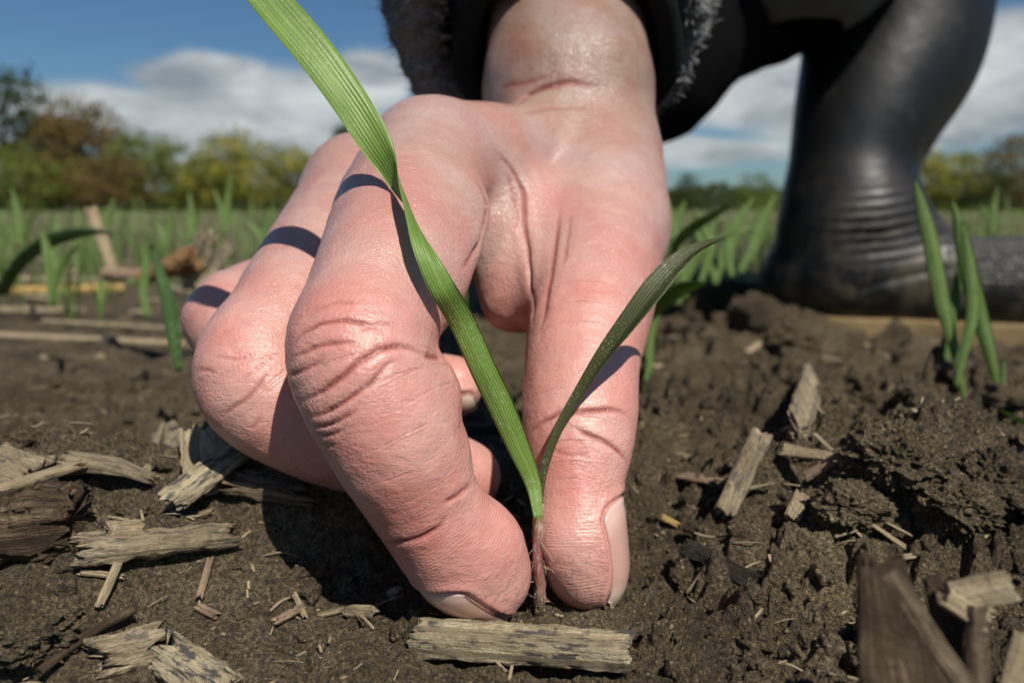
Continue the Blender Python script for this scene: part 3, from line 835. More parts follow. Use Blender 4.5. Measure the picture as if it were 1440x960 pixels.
def ribbon_pts(C_, H_, fold=.18, th=.00016, ncol=7):
    """C_ centre points, H_ half-width vectors -> closed thin leaf with a keel"""
    C_ = np.array(C_, float); H_ = np.array(H_, float); n = len(C_)
    T_ = np.gradient(C_, axis=0); T_ /= np.linalg.norm(T_, axis=1, keepdims=True)+1e-12
    Nn = np.cross(T_, H_); Nn /= np.linalg.norm(Nn, axis=1, keepdims=True)+1e-12
    hw = np.linalg.norm(H_, axis=1)
    q = np.linspace(-1, 1, ncol)
    top = C_[:, None]+H_[:, None]*q[None, :, None]+Nn[:, None]*(fold*(np.abs(q)**1.3)[None]*hw[:, None])[..., None]
    thk = th*(1-.7*np.abs(q))[None, :, None]
    bot = top-Nn[:, None]*thk
    L = np.concatenate([[0], np.cumsum(np.linalg.norm(np.diff(C_, axis=0), axis=1))])
    V_ = np.concatenate([top.reshape(-1, 3), bot.reshape(-1, 3)]); N_ = n*ncol; F_ = []
    for i in range(n-1):
        for j in range(ncol-1):
            a = i*ncol+j; F_.append((a, a+1, a+ncol+1, a+ncol)); F_.append((N_+a, N_+a+ncol, N_+a+ncol+1, N_+a+1))
        for j in (0, ncol-1):
            a = i*ncol+j; F_.append((a, a+ncol, N_+a+ncol, N_+a))
    for i in (0, n-1):
        for j in range(ncol-1):
            a = i*ncol+j; F_.append((a, N_+a, N_+a+1, a+1))
    u_ = np.tile(np.repeat(L, ncol), 2); v_ = np.tile(np.tile((q+1)/2, n), 2)
    return V_, np.array(F_), u_, v_
def smooth_path(K, n):
    """Catmull-Rom of rows K (any columns) resampled"""
    K = np.array(K, float); A = np.vstack([2*K[0]-K[1], K, 2*K[-1]-K[-2]]); out = []
    m = len(K)-1
    for s in np.linspace(0, m, n):
        i = min(int(s), m-1); t = s-i; p0, p1, p2, p3 = A[i], A[i+1], A[i+2], A[i+3]
        out.append(.5*((2*p1)+(p2-p0)*t+(2*p0-5*p1+4*p2-p3)*t*t+(3*p1-p0-3*p2+p3)*t**3))
    return np.array(out)
def skin_depth(qx, qy):
    m = fm[(np.abs(px[fm]-qx) < 5) & (np.abs(py[fm]-qy) < 5)]
    return dd[m].min() if len(m) else 9.0
def leaf_px(keys, n=60, fold=.18, th=.00016, skin_gap=None):
    """keys: (px, py, depth, half width in metres, turn in degrees about the leaf's own line)"""
    K = smooth_path(keys, n)
    if skin_gap is not None:      # rest against the skin instead of passing through it
        lim = np.array([min([skin_depth(k[0]+ox, k[1]) for ox in (-10, 0, 10)]) for k in K])-skin_gap
        dn = np.minimum(K[:, 2], lim); 
        for _ in range(14): dn[1:-1] = np.minimum(dn[1:-1], (dn[:-2]+2*dn[1:-1]+dn[2:])/4+.00002)
        K[:, 2] = dn
    Cc = np.array([P(a, b, d) for a, b, d, w, r in K]); T_ = np.gradient(Cc, axis=0)
    Hh = []
    for c, t_, k in zip(Cc, T_, K):
        view = c-np.array([0, 0, CAMH]); view /= np.linalg.norm(view); t_ = t_/np.linalg.norm(t_)
        s = np.cross(view, t_); s /= np.linalg.norm(s); d = np.cross(t_, s)
        a = R(k[4]); Hh.append((s*math.cos(a)+d*math.sin(a))*max(k[3], .00003))
    return ribbon_pts(Cc, Hh, fold, th)
def tube(pts, rad, n=10, seed=0, bumpy=0.0):
    K = np.array([list(p)+[r] for p, r in zip(pts, rad)], float); K = smooth_path(K, max(12, 6*len(pts)))
    T_ = np.gradient(K[:, :3], axis=0); T_ /= np.linalg.norm(T_, axis=1, keepdims=True)
    ref = np.array([.3, .9, .1]); V_, F_ = [], []
    for k, (p, t_) in enumerate(zip(K, T_)):
        a = np.cross(t_, ref); a /= np.linalg.norm(a); b = np.cross(t_, a)
        th = np.arange(n)/n*2*math.pi
        r = p[3]*(1+bumpy*vnoise2(th*2+seed, np.full(n, k*.7+seed), seed))
        V_.append(p[:3]+r[:, None]*(np.cos(th)[:, None]*a+np.sin(th)[:, None]*b))
    for k in range(len(K)-1):
        for j in range(n): F_.append((k*n+j, k*n+(j+1) % n, (k+1)*n+(j+1) % n, (k+1)*n+j))
    m = len(K)
    V_.append(K[0, :3][None]); V_.append(K[-1, :3][None]); V_ = np.concatenate(V_)
    for j in range(0, n, 2):
        F_.append((m*n, (j+2) % n, (j+1) % n, j)); b0 = (m-1)*n; F_.append((m*n+1, b0+j, b0+(j+1) % n, b0+(j+2) % n))
    return V_, np.array(F_)
def leaf_obj(name, parent, keys, mat, red=None, n=60, fold=.18, label=None, skin_gap=None):
    V_, F_, u_, v_ = leaf_px(keys, n, fold, skin_gap=skin_gap)
    at = {'u': u_, 'v': v_}
    if red is not None: at['red'] = red(u_)
    o = mesh_from(name, V_, F_, mat, None, True, at)
    if parent is not None: to_local(o, parent)
    if label: o['label'] = label
    return o

# ------------------------------------------------------------------ the seedling between the fingers
base = P(757, 852, .1165)
seed = empty('seedling', base); tag(seed, 'tall two-leaved cereal seedling with a reddish stem pinched between thumb and forefinger', 'seedling')
leaf_obj('leaf', seed, [(757, 728, .1122, .0006, 20), (750, 680, .1112, .0011, 10), (728, 625, .1100, .0016, 0), (704, 570, .1085, .0018, -5), (680, 520, .1070, .0018, -5),
    (651, 455, .1060, .00175, 0), (620, 400, .1055, .0017, 18), (597, 350, .1085, .0017, 45), (583, 312, .1115, .0018, 70), (571, 280, .1130, .0019, 90), (552, 240, .1132, .0021, 132), (524, 193, .1134, .0024, 172), (488, 138, .1132, .0027, 196),
    (440, 73, .1125, .0030, 206), (382, 5, .1105, .0029, 208), (330, -60, .108, .0026, 208), (280, -140, .106, .0019, 205), (240, -210, .104, .0003, 200)], LEAF, n=120, fold=.14, skin_gap=.0040, label='broad bright green leaf with a twist')
leaf_obj('leaf', seed, [(758, 738, .1122, .0007, 30), (761, 690, .1118, .0007, 40), (771, 645, .1112, .0008, 45), (790, 598, .111, .0009, 45), (818, 550, .111, .0011, 45), (852, 498, .110, .0014, 40), (890, 448, .1095, .0017, 35),
    (925, 403, .110, .00185, 30), (955, 370, .1115, .0015, 30), (985, 348, .113, .0008, 30), (1020, 333, .115, .0001, 30)], LEAFO, n=90, fold=.35, label='narrow olive leaf arching right')
def stem_mat():
    m, t, b = new_mat('seedling_stem'); co = t.coord(); z = t.add('ShaderNodeSeparateXYZ', Vector=co).outputs[2]
    c = t.ramp(t.mr(z, float(base.z)+.000, float(base.z)+.0160), [(0, (.30, .22, .14)), (.22, (.33, .17, .12)), (.40, (.26, .095, .085)), (.8, (.25, .11, .08)), (1, (.22, .26, .08))])
    c = t.mix(t.mr(t.noise(t.scale(co, (1, 1, .2)), 2500, 3), .5, .7), c, (.55, .42, .32))
    bset(t, b, Base_Color=c, Roughness=.5, Normal=t.bump(t.noise(t.scale(co, (1, 1, .2)), 3000, 2), .6, .0001))
    b.inputs['Subsurface Weight'].default_value = .1; b.inputs['Subsurface Scale'].default_value = .001
    return m
STEM = stem_mat()
V_, F_ = tube([P(757, 865, .1160), P(759, 825, .1140), P(756, 785, .1125), P(757, 745, .1122), P(757, 708, .1120)], [.0008, .00085, .0007, .00075, .0007], 14, 3, .25)
o = mesh_from('stem', V_, F_, STEM); to_local(o, seed)
fr = []
for i in range(16):
    t0 = rnd.random(); y0 = 760+100*t0; s = rnd.choice((-1, 1))
    p0 = P(757+s*rnd.uniform(0, 7), y0, .1120+.0035*t0-rnd.uniform(0, .0006)); L = rnd.uniform(.0006, .0030)
    dv = Vector((s*rnd.uniform(.1, .8), rnd.uniform(-.6, .2), rnd.uniform(-1, .2))).normalized()
    fr.append(tube([p0, p0+dv*L*.5, p0+dv*L+Vector((0, 0, -L*.3))], [.00008, .00007, .00003], 4))
for i in range(5):
    a = rnd.uniform(2.6, 6.8); L = rnd.uniform(.0015, .0035)
    p0 = P(757, 852, .1160); e = p0+Vector((math.cos(a)*L, math.sin(a)*L*.8, 0)); e.z = zg(e.x, e.y)+.0002
    fr.append(tube([p0, (p0+e)/2+Vector((0, 0, .0007)), e], [.00016, .00012, .00005], 6, i, .3))
V_, F_ = join_meshes(fr); o = mesh_from('root_hair', V_, F_, wood_material('root', (.24, .17, .1), (.42, .32, .21), (.55, .45, .32), .7)); o['kind'] = 'stuff'; to_local(o, seed)
# ------------------------------------------------------------------ litter on the soil, one thing each
G_ = gchip
G_('wood_chip', 'thick pale wood chip with dark specks in front of the fingertips', 'wood chip', (588, 912), (884, 950), 5.5, 3.6, PALE, .35, sup=5, rag=.12, seed=1, nseg=90, nring=80, thick_noise=.10, grain=.12)
G_('wood_chip', 'flat striped slat pointing from lower left up to the curled fingers', 'wood chip', (243, 733), (372, 640), 5.2, 1.2, PALE, 1.2, 1.2, 2.2, up=(-.2, -.75, .6), sup=6, rag=.2, seed=2, nseg=70, nring=60)
G_('wood_chip', 'grey flat chip under the left end of the striped slat', 'wood chip', (232, 628), (262, 712), 6.5, 1.2, GREYW, 1, 2.5, .5, up=(-.1, -.7, .7), sup=6, rag=.15, seed=3, nseg=50, nring=60)
G_('fibrous_chip', 'frayed tan fibre mat behind the striped slat', 'wood chip', (290, 625), (300, 700), 8.5, 1.0, TAN, 1, 2.0, .4, up=(.1, -.6, .8), sup=5, rag=.35, seed=4, nseg=40, nring=90, grain=.6)
G_('twig', 'short tan twig leaning beside the grey flat chip', 'twig', (207, 672), (232, 630), 1.3, 1.2, TAN, 1, 1, 2.5, sup=2.5, seed=5, nring=16)
G_('wood_chip', 'torn brownish chip tapering to the right, left of the grey flat chip', 'wood chip', (98, 680), (214, 682), 5.5, 3.2, GREYW, .5, sup=3, taper=(1, .45), rag=.3, seed=6, bend=.06)
G_('wood_chunk', 'blocky grey wood chunk at the left edge', 'wood chunk', (-12, 690), (52, 700), 9, 8.5, GREYW, .5, 0, -1, sup=4, rag=.15, seed=7, taper=(.8, 1), thick_noise=.25)
G_('bark_chunk', 'large dark fibrous bark chunk with a pale ragged top, left edge', 'bark chunk', (-40, 800), (112, 765), 8, 8.5, DARKW, .55, sup=3.5, rag=.28, seed=8, grain=.5, thick_noise=.22, nseg=80, nring=80)
G_('splinter', 'pale splinter lying along the top of the dark bark chunk', 'splinter', (-10, 745), (118, 722), 2.6, 1.6, TAN, .5, 5.8, 6.0, sup=3, rag=.5, seed=9, nseg=50)
G_('wood_log', 'thick tan crusted piece of stalk below the striped slat', 'stalk piece', (108, 785), (322, 768), 6.5, 3.6, GREYW, .45, sup=2.8, rag=.35, seed=10, nseg=80, nring=64, thick_noise=.3, taper=(1, .8))
G_('wood_chip', 'small ochre flake stuck to the tan crusted stalk', 'wood chip', (160, 785), (200, 786), 3, 1.0, TAN, 1, 3.2, 3.0, up=(0, -.8, .5), rag=.4, seed=11)
CLODS_HERE = 1
G_('twig', 'dark curved twig in the lower left between two lumps', 'twig', (55, 952), (190, 885), 1.3, 1.2, DARKW, 1.2, 1, 2, sup=2, bend=.05, seed=13, nring=14)
G_('wood_chip', 'small grey angular chip in the lower left', 'wood chip', (150, 935), (214, 925), 5.5, 3.2, GREYW, .5, up=(.3, -.4, .8), sup=3.5, rag=.5, seed=14, thick_noise=.4)
G_('wood_chip', 'pale frayed chip cut by the lower frame edge, lower left', 'wood chip', (232, 935), (318, 985), 5.5, 2.4, PALE, .6, up=(-.1, -.3, .9), sup=4, rag=.6, seed=15, grain=.4)
G_('splinter', 'thin pale splinter under the tan crusted stalk', 'splinter', (112, 806), (172, 816), 1.1, .7, TAN, 1, seed=16, rag=.8, nring=20)
G_('splinter', 'pair-like bent straw piece standing left of the lower clod', 'splinter', (142, 866), (168, 822), 1.1, .8, TAN, 1, .5, 2.2, seed=17, rag=.8, nring=20)
G_('splinter', 'reddish splinter lying left of the dark fingertip shadow', 'splinter', (278, 862), (305, 872), 1.3, .7, SALMON, 1, seed=18, rag=.8, nring=20)
G_('splinter', 'upright reddish sliver on the smooth soil below the crusted stalk', 'splinter', (282, 850), (298, 812), .9, .7, SALMON, 1, .3, 1.4, seed=19, rag=.8, nring=20)
G_('splinter', 'slanting tan splinter on the soil left of the thick pale chip', 'splinter', (388, 892), (425, 868), 1.3, .8, SALMON, 1, seed=20, rag=.7, nring=20)
G_('splinter', 'short tan sliver crossing the slanting one, left of the thick pale chip', 'splinter', (415, 850), (430, 880), .8, .6, TAN, 1.2, 1, 0, seed=21, rag=.7, nring=20)
G_('splinter', 'pale sliver left of the small white pebble', 'splinter', (450, 856), (482, 862), 1.0, .6, PALE, 1, seed=22, rag=.7, nring=20)
G_('wood_chip', 'small grey chip just above the left end of the thick pale chip', 'wood chip', (490, 868), (522, 876), 2.2, 1.2, GREYW, 1, seed=23, rag=.5, nring=24)
G_('wood_chip', 'rotten crumbly brown chip under the middle finger', 'wood chip', (330, 690), (430, 702), 6, 2.6, wood_material('crumbly_wood', (.08, .055, .03), (.21, .15, .09), (.36, .27, .17), .85), .6, sup=3, rag=.8, seed=24, thick_noise=.5, grain=.5)
# right side
G_('wood_chip', 'flat grey chip propped up on the clods right of the thumb', 'wood chip', (1118, 650), (1142, 580), 10.5, 1.5, GREYW, 1, 1.5, 5.5, up=(.18, -.85, .35), sup=8, rag=.10, seed=30, nseg=60, nring=70, taper=(.65, 1))
G_('wood_chip', 'pale topped chip left of the propped grey chip', 'wood chip', (1066, 632), (1122, 645), 3.4, 3.2, GREYW, .6, 2.0, 1.5, up=(0, -.4, .8), sup=4, rag=.3, seed=31)
G_('straw', 'flat tan straw lying below the propped grey chip', 'straw', (1098, 678), (1198, 694), 2.8, 1.0, TAN, 1, 2.8, 2.2, up=(0, -.7, .7), sup=3, rag=.3, seed=32, taper=(1, .5))
G_('wood_chip', 'dark slanting slat half in shadow, left of the clods', 'wood chip', (1018, 752), (1068, 690), 3.8, 1.5, GREYW, 1, .6, 3.5, up=(-.5, -.6, .5), sup=5, rag=.2, seed=33)
G_('twig', 'short brown twig bridging two clods below the tan straw', 'twig', (1130, 728), (1178, 705), 2.0, 1.5, SALMON, 1, 1.5, 2, sup=3, rag=.3, seed=34)
G_('wood_chip', 'small rounded tan flake on bare soil right of the thumb', 'wood chip', (962, 682), (1008, 686), 4.6, 1.0, SALMON, 1, .4, .4, sup=2.5, rag=.3, seed=35)
G_('wood_chip', 'tiny ochre flake on bare soil beside the thumb nail', 'wood chip', (928, 745), (952, 748), 1.8, .6, YEL, 1, .3, .3, seed=36, rag=.5, nring=24)
G_('twig', 'wet black twig lying on the soil right of the thumb tip', 'twig', (962, 808), (1062, 838), 3.0, 2.6, BLACKW, .7, 1, .5, sup=2.4, seed=37, rag=.3)
G_('wood_chip', 'small tan chip wedged between the clods right of the black twig', 'wood chip', (1112, 770), (1124, 752), 2.6, 1.4, TAN, 1, .8, 1.5, seed=38, rag=.5, nring=24)
G_('straw', 'long beige straw behind the thumb on the right', 'straw', (905, 532), (1012, 508), 3.6, 2.4, TAN, .8, seed=39, rag=.3, sup=2.4)
G_('straw', 'beige straw piece at the boot heel', 'straw', (1072, 420), (1122, 450), 5.5, 4.0, TAN, .9, 3, 3, seed=40, sup=2.4, rag=.2)
G_('straw', 'upright stub of straw right of the boot heel', 'straw', (1155, 465), (1154, 448), 6, 5, TAN, 1, 0, 6, seed=41, sup=2.4, rag=.2)
G_('straw', 'slanting straw piece in front of the middle of the boot', 'straw', (1203, 482), (1266, 522), 5.0, 3.2, TAN, .9, 2, 2, seed=42, sup=2.4, rag=.3)
G_('straw', 'thin straw lying below the slanting piece in front of the boot', 'straw', (1205, 528), (1268, 548), 2.6, 1.8, TAN, 1, 1.5, 1, seed=43, sup=2.4, rag=.3)
G_('straw', 'short ochre straw end near the clump of green blades', 'straw', (1262, 548), (1290, 558), 3.2, 2.2, YEL, 1, 1, 1, seed=44, sup=2.4, rag=.3)
G_('wood_chip', 'brownish flake half buried in front of the big clods', 'wood chip', (1010, 575), (1045, 545), 6, 1.6, SALMON, .9, .5, 1.5, up=(-.3, -.6, .7), seed=45, rag=.3)
G_('straw', 'pale straw lying left of the straw at the boot heel', 'straw', (1050, 497), (1090, 490), 5, 3, TAN, .8, 1, 1, seed=46, sup=2.4, rag=.3)
# blurred background litter on the left
G_('corn_stalk', 'long beige stalk lying across the left, ending behind the curled fingers', 'stalk', (-60, 474), (262, 490), 6.0, 5.0, TAN, .6, 3.5, 3.0, sup=2.2, rag=.15, seed=50, nseg=60)
G_('corn_stalk', 'thinner stalk lying just behind the long beige one', 'stalk', (60, 462), (262, 474), 4.6, 3.4, GREYW, .6, 3.5, 3.0, sup=2.2, seed=51)
G_('wood_plank', 'dull flat stalk piece at the left edge above the long beige stalk', 'stalk', (-40, 446), (96, 450), 12, 6, GREYW, .6, 3, 3, sup=3, rag=.3, seed=52)
G_('corn_stalk', 'yellow cane lying on the left', 'stalk', (2, 424), (176, 418), 11, 10, YEL, .8, 2, 2, sup=2.2, rag=.1, seed=53)
G_('corn_stalk', 'dull grey stalk behind the yellow cane', 'stalk', (-30, 402), (150, 405), 10, 9, GREYW, .7, 2, 2, sup=2.2, seed=54)
chip('dry_stick', 'beige dry stick standing upright behind the yellow cane', 'stick', P(163, 392, .50), P(128, 294, .50), .0075, .006, TAN, sup=2.2, rag=.4, seed=55)
chip('dry_stick', 'fallen brown stick meeting the foot of the upright one', 'stick', P(150, 385, .50), P(205, 388, .48), .009, .008, SALMON, sup=2.4, rag=.3, seed=56)
chip('curled_leaf', 'orange brown curled dead leaf left of the pale husk', 'dead leaf', P(198, 392, .47), P(275, 362, .46), .019, .014, wood_material('brown_leaf', (.16, .08, .03), (.33, .18, .07), (.45, .29, .13), .6), sup=2.2, rag=.3, seed=57, taper=(.5, 1.0), thick_noise=.3)
hk = empty('husk', P(285, 385, .47)); tag(hk, 'pale torn husk standing beside the brown curled leaf', 'husk')
for j, (a, b, w) in enumerate((((262, 392), (285, 330), .008), ((270, 398), (300, 335), .010), ((285, 400), (322, 350), .009), ((262, 396), (330, 385), .010))):
    o = chip('husk_sheet', None, None, P(*a, .47), P(*b, .46), w, .0012, PALE, parent=hk, up=(.2, -.9, .2), rag=.7, seed=60+j, curl=.5, twist=.6); o.location = -Vector(hk.location)
for lab, px_, py_, r, mt in (('small white pebble on the soil left of the forefinger tip', 556, 838, 1.25, PALE), ('bright white stone on the soil below the long beige stalk', 62, 503, 3.0, PALE), ('dull pebble right of the bright white stone', 142, 508, 2.8, GREYW)):
    c_ = GP(px_, py_); rs = np.random.RandomState(px_); nv = 26; th, ph = np.meshgrid(np.linspace(0, math.pi, 14), np.linspace(0, 2*math.pi, nv, endpoint=False), indexing='ij')
    D_ = np.stack([np.sin(th)*np.cos(ph), np.sin(th)*np.sin(ph)*.8, np.cos(th)*.75], -1).reshape(-1, 3)
    rr = 1+.28*vnoise3(D_*1.8+rs.uniform(0, 9), px_)+.1*vnoise3(D_*5, px_)
    Vp = np.array(c_)+D_*rr[:, None]*r*mm+[0, 0, r*mm*.4]; ii2 = (np.arange(13)[:, None]*nv+np.arange(nv)[None]); jj = (np.arange(13)[:, None]*nv+(np.arange(nv)[None]+1) % nv)
    o = mesh_from('pebble', Vp, np.stack([ii2, ii2+nv, jj+nv, jj], -1).reshape(-1, 4), mt, None, True, {'u': Vp[:, 0], 'v': Vp[:, 2]}); tag(o, lab, 'pebble')
# big soil clods standing proud of the ground
def clod(label, a, r_px, depth_shift=0.0, squash=.75, seed=0, mat=None):
    c_ = GP(*a); dpt = math.hypot(c_.y, c_.z-CAMH); r = r_px*dpt/FPX; nu_, nv_ = 90, 150
    th, ph = np.meshgrid(np.linspace(0, math.pi, nu_), np.linspace(0, 2*math.pi, nv_, endpoint=False), indexing='ij')
    D_ = np.stack([np.sin(th)*np.cos(ph), np.sin(th)*np.sin(ph), np.cos(th)], -1).reshape(-1, 3); o_ = np.array([seed*3.7, seed*1.9, seed*5.1])
    w_ = D_+.14*np.stack([vnoise3(D_*2.5+o_, 1), vnoise3(D_*2.5+o_, 2), vnoise3(D_*2.5+o_, 3)], 1)
    rr = 1+.30*vnoise3(w_*1.5+o_, 4)+.16*(np.abs(vnoise3(w_*3+o_, 5))*2-.6)+.11*(np.abs(vnoise3(w_*7+o_, 6))*2-.6)+.06*(np.abs(vnoise3(w_*15+o_, 16))*2-.6)+.06*vnoise3(w_*14+o_, 7)+.045*vnoise3(w_*30+o_, 8)+.028*vnoise3(w_*60+o_, 9)
    Vp = np.array(c_)+D_*rr[:, None]*r*np.array([1.0, .85, squash])+[0, 0, r*squash*.45]
    ii3 = (np.arange(nu_-1)[:, None]*nv_+np.arange(nv_)[None]); jj3 = (np.arange(nu_-1)[:, None]*nv_+(np.arange(nv_)[None]+1) % nv_)
    o = mesh_from('soil_clod', Vp, np.stack([ii3, ii3+nv_, jj3+nv_, jj3], -1).reshape(-1, 4), mat or SOIL, None, True); tag(o, label, 'clod')
clod('blurred pale brown lump in the lower left corner', (40, 905), 62, seed=1)
clod('largest crumbly clod on the right, below the clump of green blades', (1262, 672), 66, seed=2, squash=.8)
clod('dark clod at the right edge beside the largest one', (1400, 690), 60, seed=3, squash=.85)
clod('low clod behind the propped grey chip', (1215, 590), 42, seed=4)
clod('rough clod below the tan straw on the right', (1190, 755), 46, seed=5, squash=.75)
clod('wide low clod under the right edge one', (1345, 775), 50, seed=6, squash=.7)
clod('small clod just left of the slanting dark slat', (985, 760), 20, seed=7)
clod('dark clod heaped against the boot heel', (1040, 440), 40, seed=8)
clod('brown clod in front of the boot heel straw', (1120, 500), 38, seed=9)
clod('small clod between the beige straw and the propped grey chip', (1050, 560), 26, seed=10)
clod('blurred earthy lump at the foot of the torn stump in the lower right corner', (1300, 930), 70, seed=12)
clod('clod on the ridge at the left, above the blocky grey chunk', (30, 625), 26, seed=11)
V_, F_ = tube([P(886, 856, .1155), P(899, 885, .1125), P(911, 925, .1070), P(920, 962, .1025), P(926, 1000, .098)], [.00022, .00018, .00015, .00015, .0001], 8)
tag(mesh_from('dry_root', V_, F_, TAN, None, True, {'u': V_[:, 1], 'v': V_[:, 0]}), 'thin dry root curving down from the thumb nail to the lower edge', 'root')
# torn stump close to the lens, lower right
st = empty('stalk_stump', P(1320, 985, .066)); tag(st, 'blurred torn brown stalk stump in the lower right corner', 'stump')
CRUMB = wood_material('brown_stubble', (.07, .048, .028), (.20, .145, .09), (.34, .26, .17), .85)
for j, (a, b, da, db, w, t, mt, kw) in enumerate((
      ((1290, 1060), (1240, 800), .064, .066, .0080, .0018, DARKW, dict(taper=(1.25, .5), up=(.1, -1, .1))),
      ((1420, 1060), (1245, 800), .064, .066, .0016, .0014, CRUMB, dict(up=(.2, -1, .1))),
      ((1385, 1060), (1325, 820), .070, .072, .0050, .0016, DARKW, dict(taper=(1.2, .6), up=(-.3, -1, .1))),
      ((1380, 1060), (1372, 850), .067, .069, .0018, .0013, CRUMB, dict(up=(.4, -1, .1))),
      ((1345, 838), (1418, 822), .070, .069, .0026, .0013, TAN, dict(up=(.1, -1, .4))),
      ((1330, 835), (1385, 870), .070, .069, .0022, .0013, TAN, dict(up=(.1, -1, .4))))):
    o = chip('torn_sheet', None, None, P(*a, da), P(*b, db), w, t, mt, parent=st, rag=.28, seed=70+j, thick_noise=.4, grain=.3, **kw); o.location = -Vector(st.location)
for j, (a, b, lab) in enumerate((((1405, 1010), (1437, 890), 'leftmost of the blurred pale straws at the lower right edge'), ((1425, 1010), (1452, 880), 'rightmost of the blurred pale straws at the lower right edge'))):
    chip('straw', lab, 'straw', P(*a, .068), P(*b, .070), .0012, .0010, TAN, sup=2.2, seed=80+j)

# crumbs of soil and chaff nobody could count
def ico():
    t = (1+5**.5)/2
    v = np.array([(-1, t, 0), (1, t, 0), (-1, -t, 0), (1, -t, 0), (0, -1, t), (0, 1, t), (0, -1, -t), (0, 1, -t), (t, 0, -1), (t, 0, 1), (-t, 0, -1), (-t, 0, 1)], float)
    f = [(0, 11, 5), (0, 5, 1), (0, 1, 7), (0, 7, 10), (0, 10, 11), (1, 5, 9), (5, 11, 4), (11, 10, 2), (10, 7, 6), (7, 1, 8), (3, 9, 4), (3, 4, 2), (3, 2, 6), (3, 6, 8), (3, 8, 9), (4, 9, 5), (2, 4, 11), (6, 2, 10), (8, 6, 7), (9, 8, 1)]
    v /= np.linalg.norm(v[0]); v = v.tolist(); cache = {}; nf = []
    def mid(a, b):
        k = (min(a, b), max(a, b))
        if k not in cache:
            q = np.array(v[a])+np.array(v[b]); v.append((q/np.linalg.norm(q)).tolist()); cache[k] = len(v)-1
        return cache[k]
    for _ in range(2):
        nf = []
        for a, b, c in f:
            ab, bc, ca = mid(a, b), mid(b, c), mid(c, a); nf += [(a, ab, ca), (b, bc, ab), (c, ca, bc), (ab, bc, ca)]
        f = nf
    return np.array(v), np.array(nf)
IV, IF = ico(); 
def crumbs(name, label, n, yr, smin_, smax_, seed, ex=2.2, xr=(-.75, .75)):
    rs = np.random.RandomState(seed)
    y = yr[0]+(yr[1]-yr[0])*rs.uniform(size=n)**1.3; x = rs.uniform(*xr, n)*(y+.02)
    keep = (vnoise2(x*60, y*60, 33)+.45+1.2*sst(.0, .04, x)) > rs.uniform(size=n)*1.2
    x, y = x[keep], y[keep]; n = len(x); z = ground_full(x, y)
    s = smin_*(smax_/smin_)**(rs.uniform(size=n)**ex)*np.maximum(1, y/.16)
    sc = rs.uniform(.5, 1.25, (n, 3))*s[:, None]
    base_ = IV[None]*sc[:, None]
    nn = 1+.42*vnoise3((IV[None]*1.6+rs.uniform(0, 50, (n, 1, 3))).reshape(-1, 3), 3).reshape(n, -1, 1)+.30*vnoise3((IV[None]*4.3+rs.uniform(0, 50, (n, 1, 3))).reshape(-1, 3), 4).reshape(n, -1, 1)
    Vc = base_*nn+np.stack([x, y, z+s*.25], 1)[:, None]
    Fc = (IF[None]+np.arange(n)[:, None, None]*len(IV)).reshape(-1, 3)
    o = mesh_from(name, Vc.reshape(-1, 3), Fc, SOIL, None, True); return tag(o, label, 'soil crumbs', kind='stuff')
crumbs('soil_crumbs', 'loose soil crumbs scattered over the ground', 7500, (.07, .42), .00025, .0024, 1)
crumbs('soil_clods', 'larger broken soil lumps among the crumbs', 420, (.15, .75), .0014, .0055, 2, 1.6, (-.2, .75))
rs = np.random.RandomState(12); pt = []; uu, vv = [], []
for i in range(2700):
    y = .075+.42*rs.uniform()**1.3; x = rs.uniform(-.72, .72)*y
    if vnoise2(np.array([x*40]), np.array([y*40]), 77)[0] < rs.uniform(-.6, .5): continue
    a = rs.uniform(0, 3.14); L = rs.uniform(.0006, .0042)*(1+y*2); w = rs.uniform(.00012, .0005)*(1+y*2); z = zg(x, y)+.0003
    A = Vector((x, y, z)); B = A+Vector((math.cos(a)*L, math.sin(a)*L, rs.uniform(-.3, .6)*.0012)); 
    V_, F_, u_, v_ = slab(A, B, w, w*.5, seed=i, bend=rs.uniform(-.12, .12), nseg=5, nring=6, rag=.5, sup=2.5)
    pt.append((V_, F_)); uu.append(u_); vv.append(v_+i*.01)
V_, F_ = join_meshes(pt)
tag(mesh_from('chaff', V_, F_, TAN, None, True, {'u': np.concatenate(uu), 'v': np.concatenate(vv)}), 'tiny straw fragments strewn on the soil', 'chaff', kind='stuff')

rs = np.random.RandomState(44)
for lab, grp, n, xr, yr, w0_ in (('blurred beige straw piece among others on the soil behind the long stalk', 'straw litter on the left', 26, (-40, 430), (330, 455), 8.5),
                            ('weathered straw fragment among others on the rough soil between thumb and boot', 'straw litter on the right', 18, (925, 1400), (470, 600), 3.6),
                            ('thin tan sliver among others on the bare soil right of the thumb', 'slivers right of the thumb', 20, (900, 1270), (570, 880), 1.3)):
    for k in range(n):
        a = (rs.uniform(*xr), rs.uniform(*yr)); ln = rs.uniform(18, 60); an = rs.uniform(-.5, .5)
        b = (a[0]+ln*math.cos(an), a[1]+ln*.4*math.sin(an)); w = w0_*rs.uniform(.4, 1.1)
        G_('straw', lab, 'straw', a, b, w, w*.5, (TAN, GREYW, PALE, TAN)[rs.randint(4)], 1.0, rs.uniform(0, 3)+(2.5 if w0_ > 6 else 0), rs.uniform(0, 3)+(2.5 if w0_ > 6 else 0), group=grp, seed=200+k, rag=.4, nseg=16, nring=20, sup=2.6)

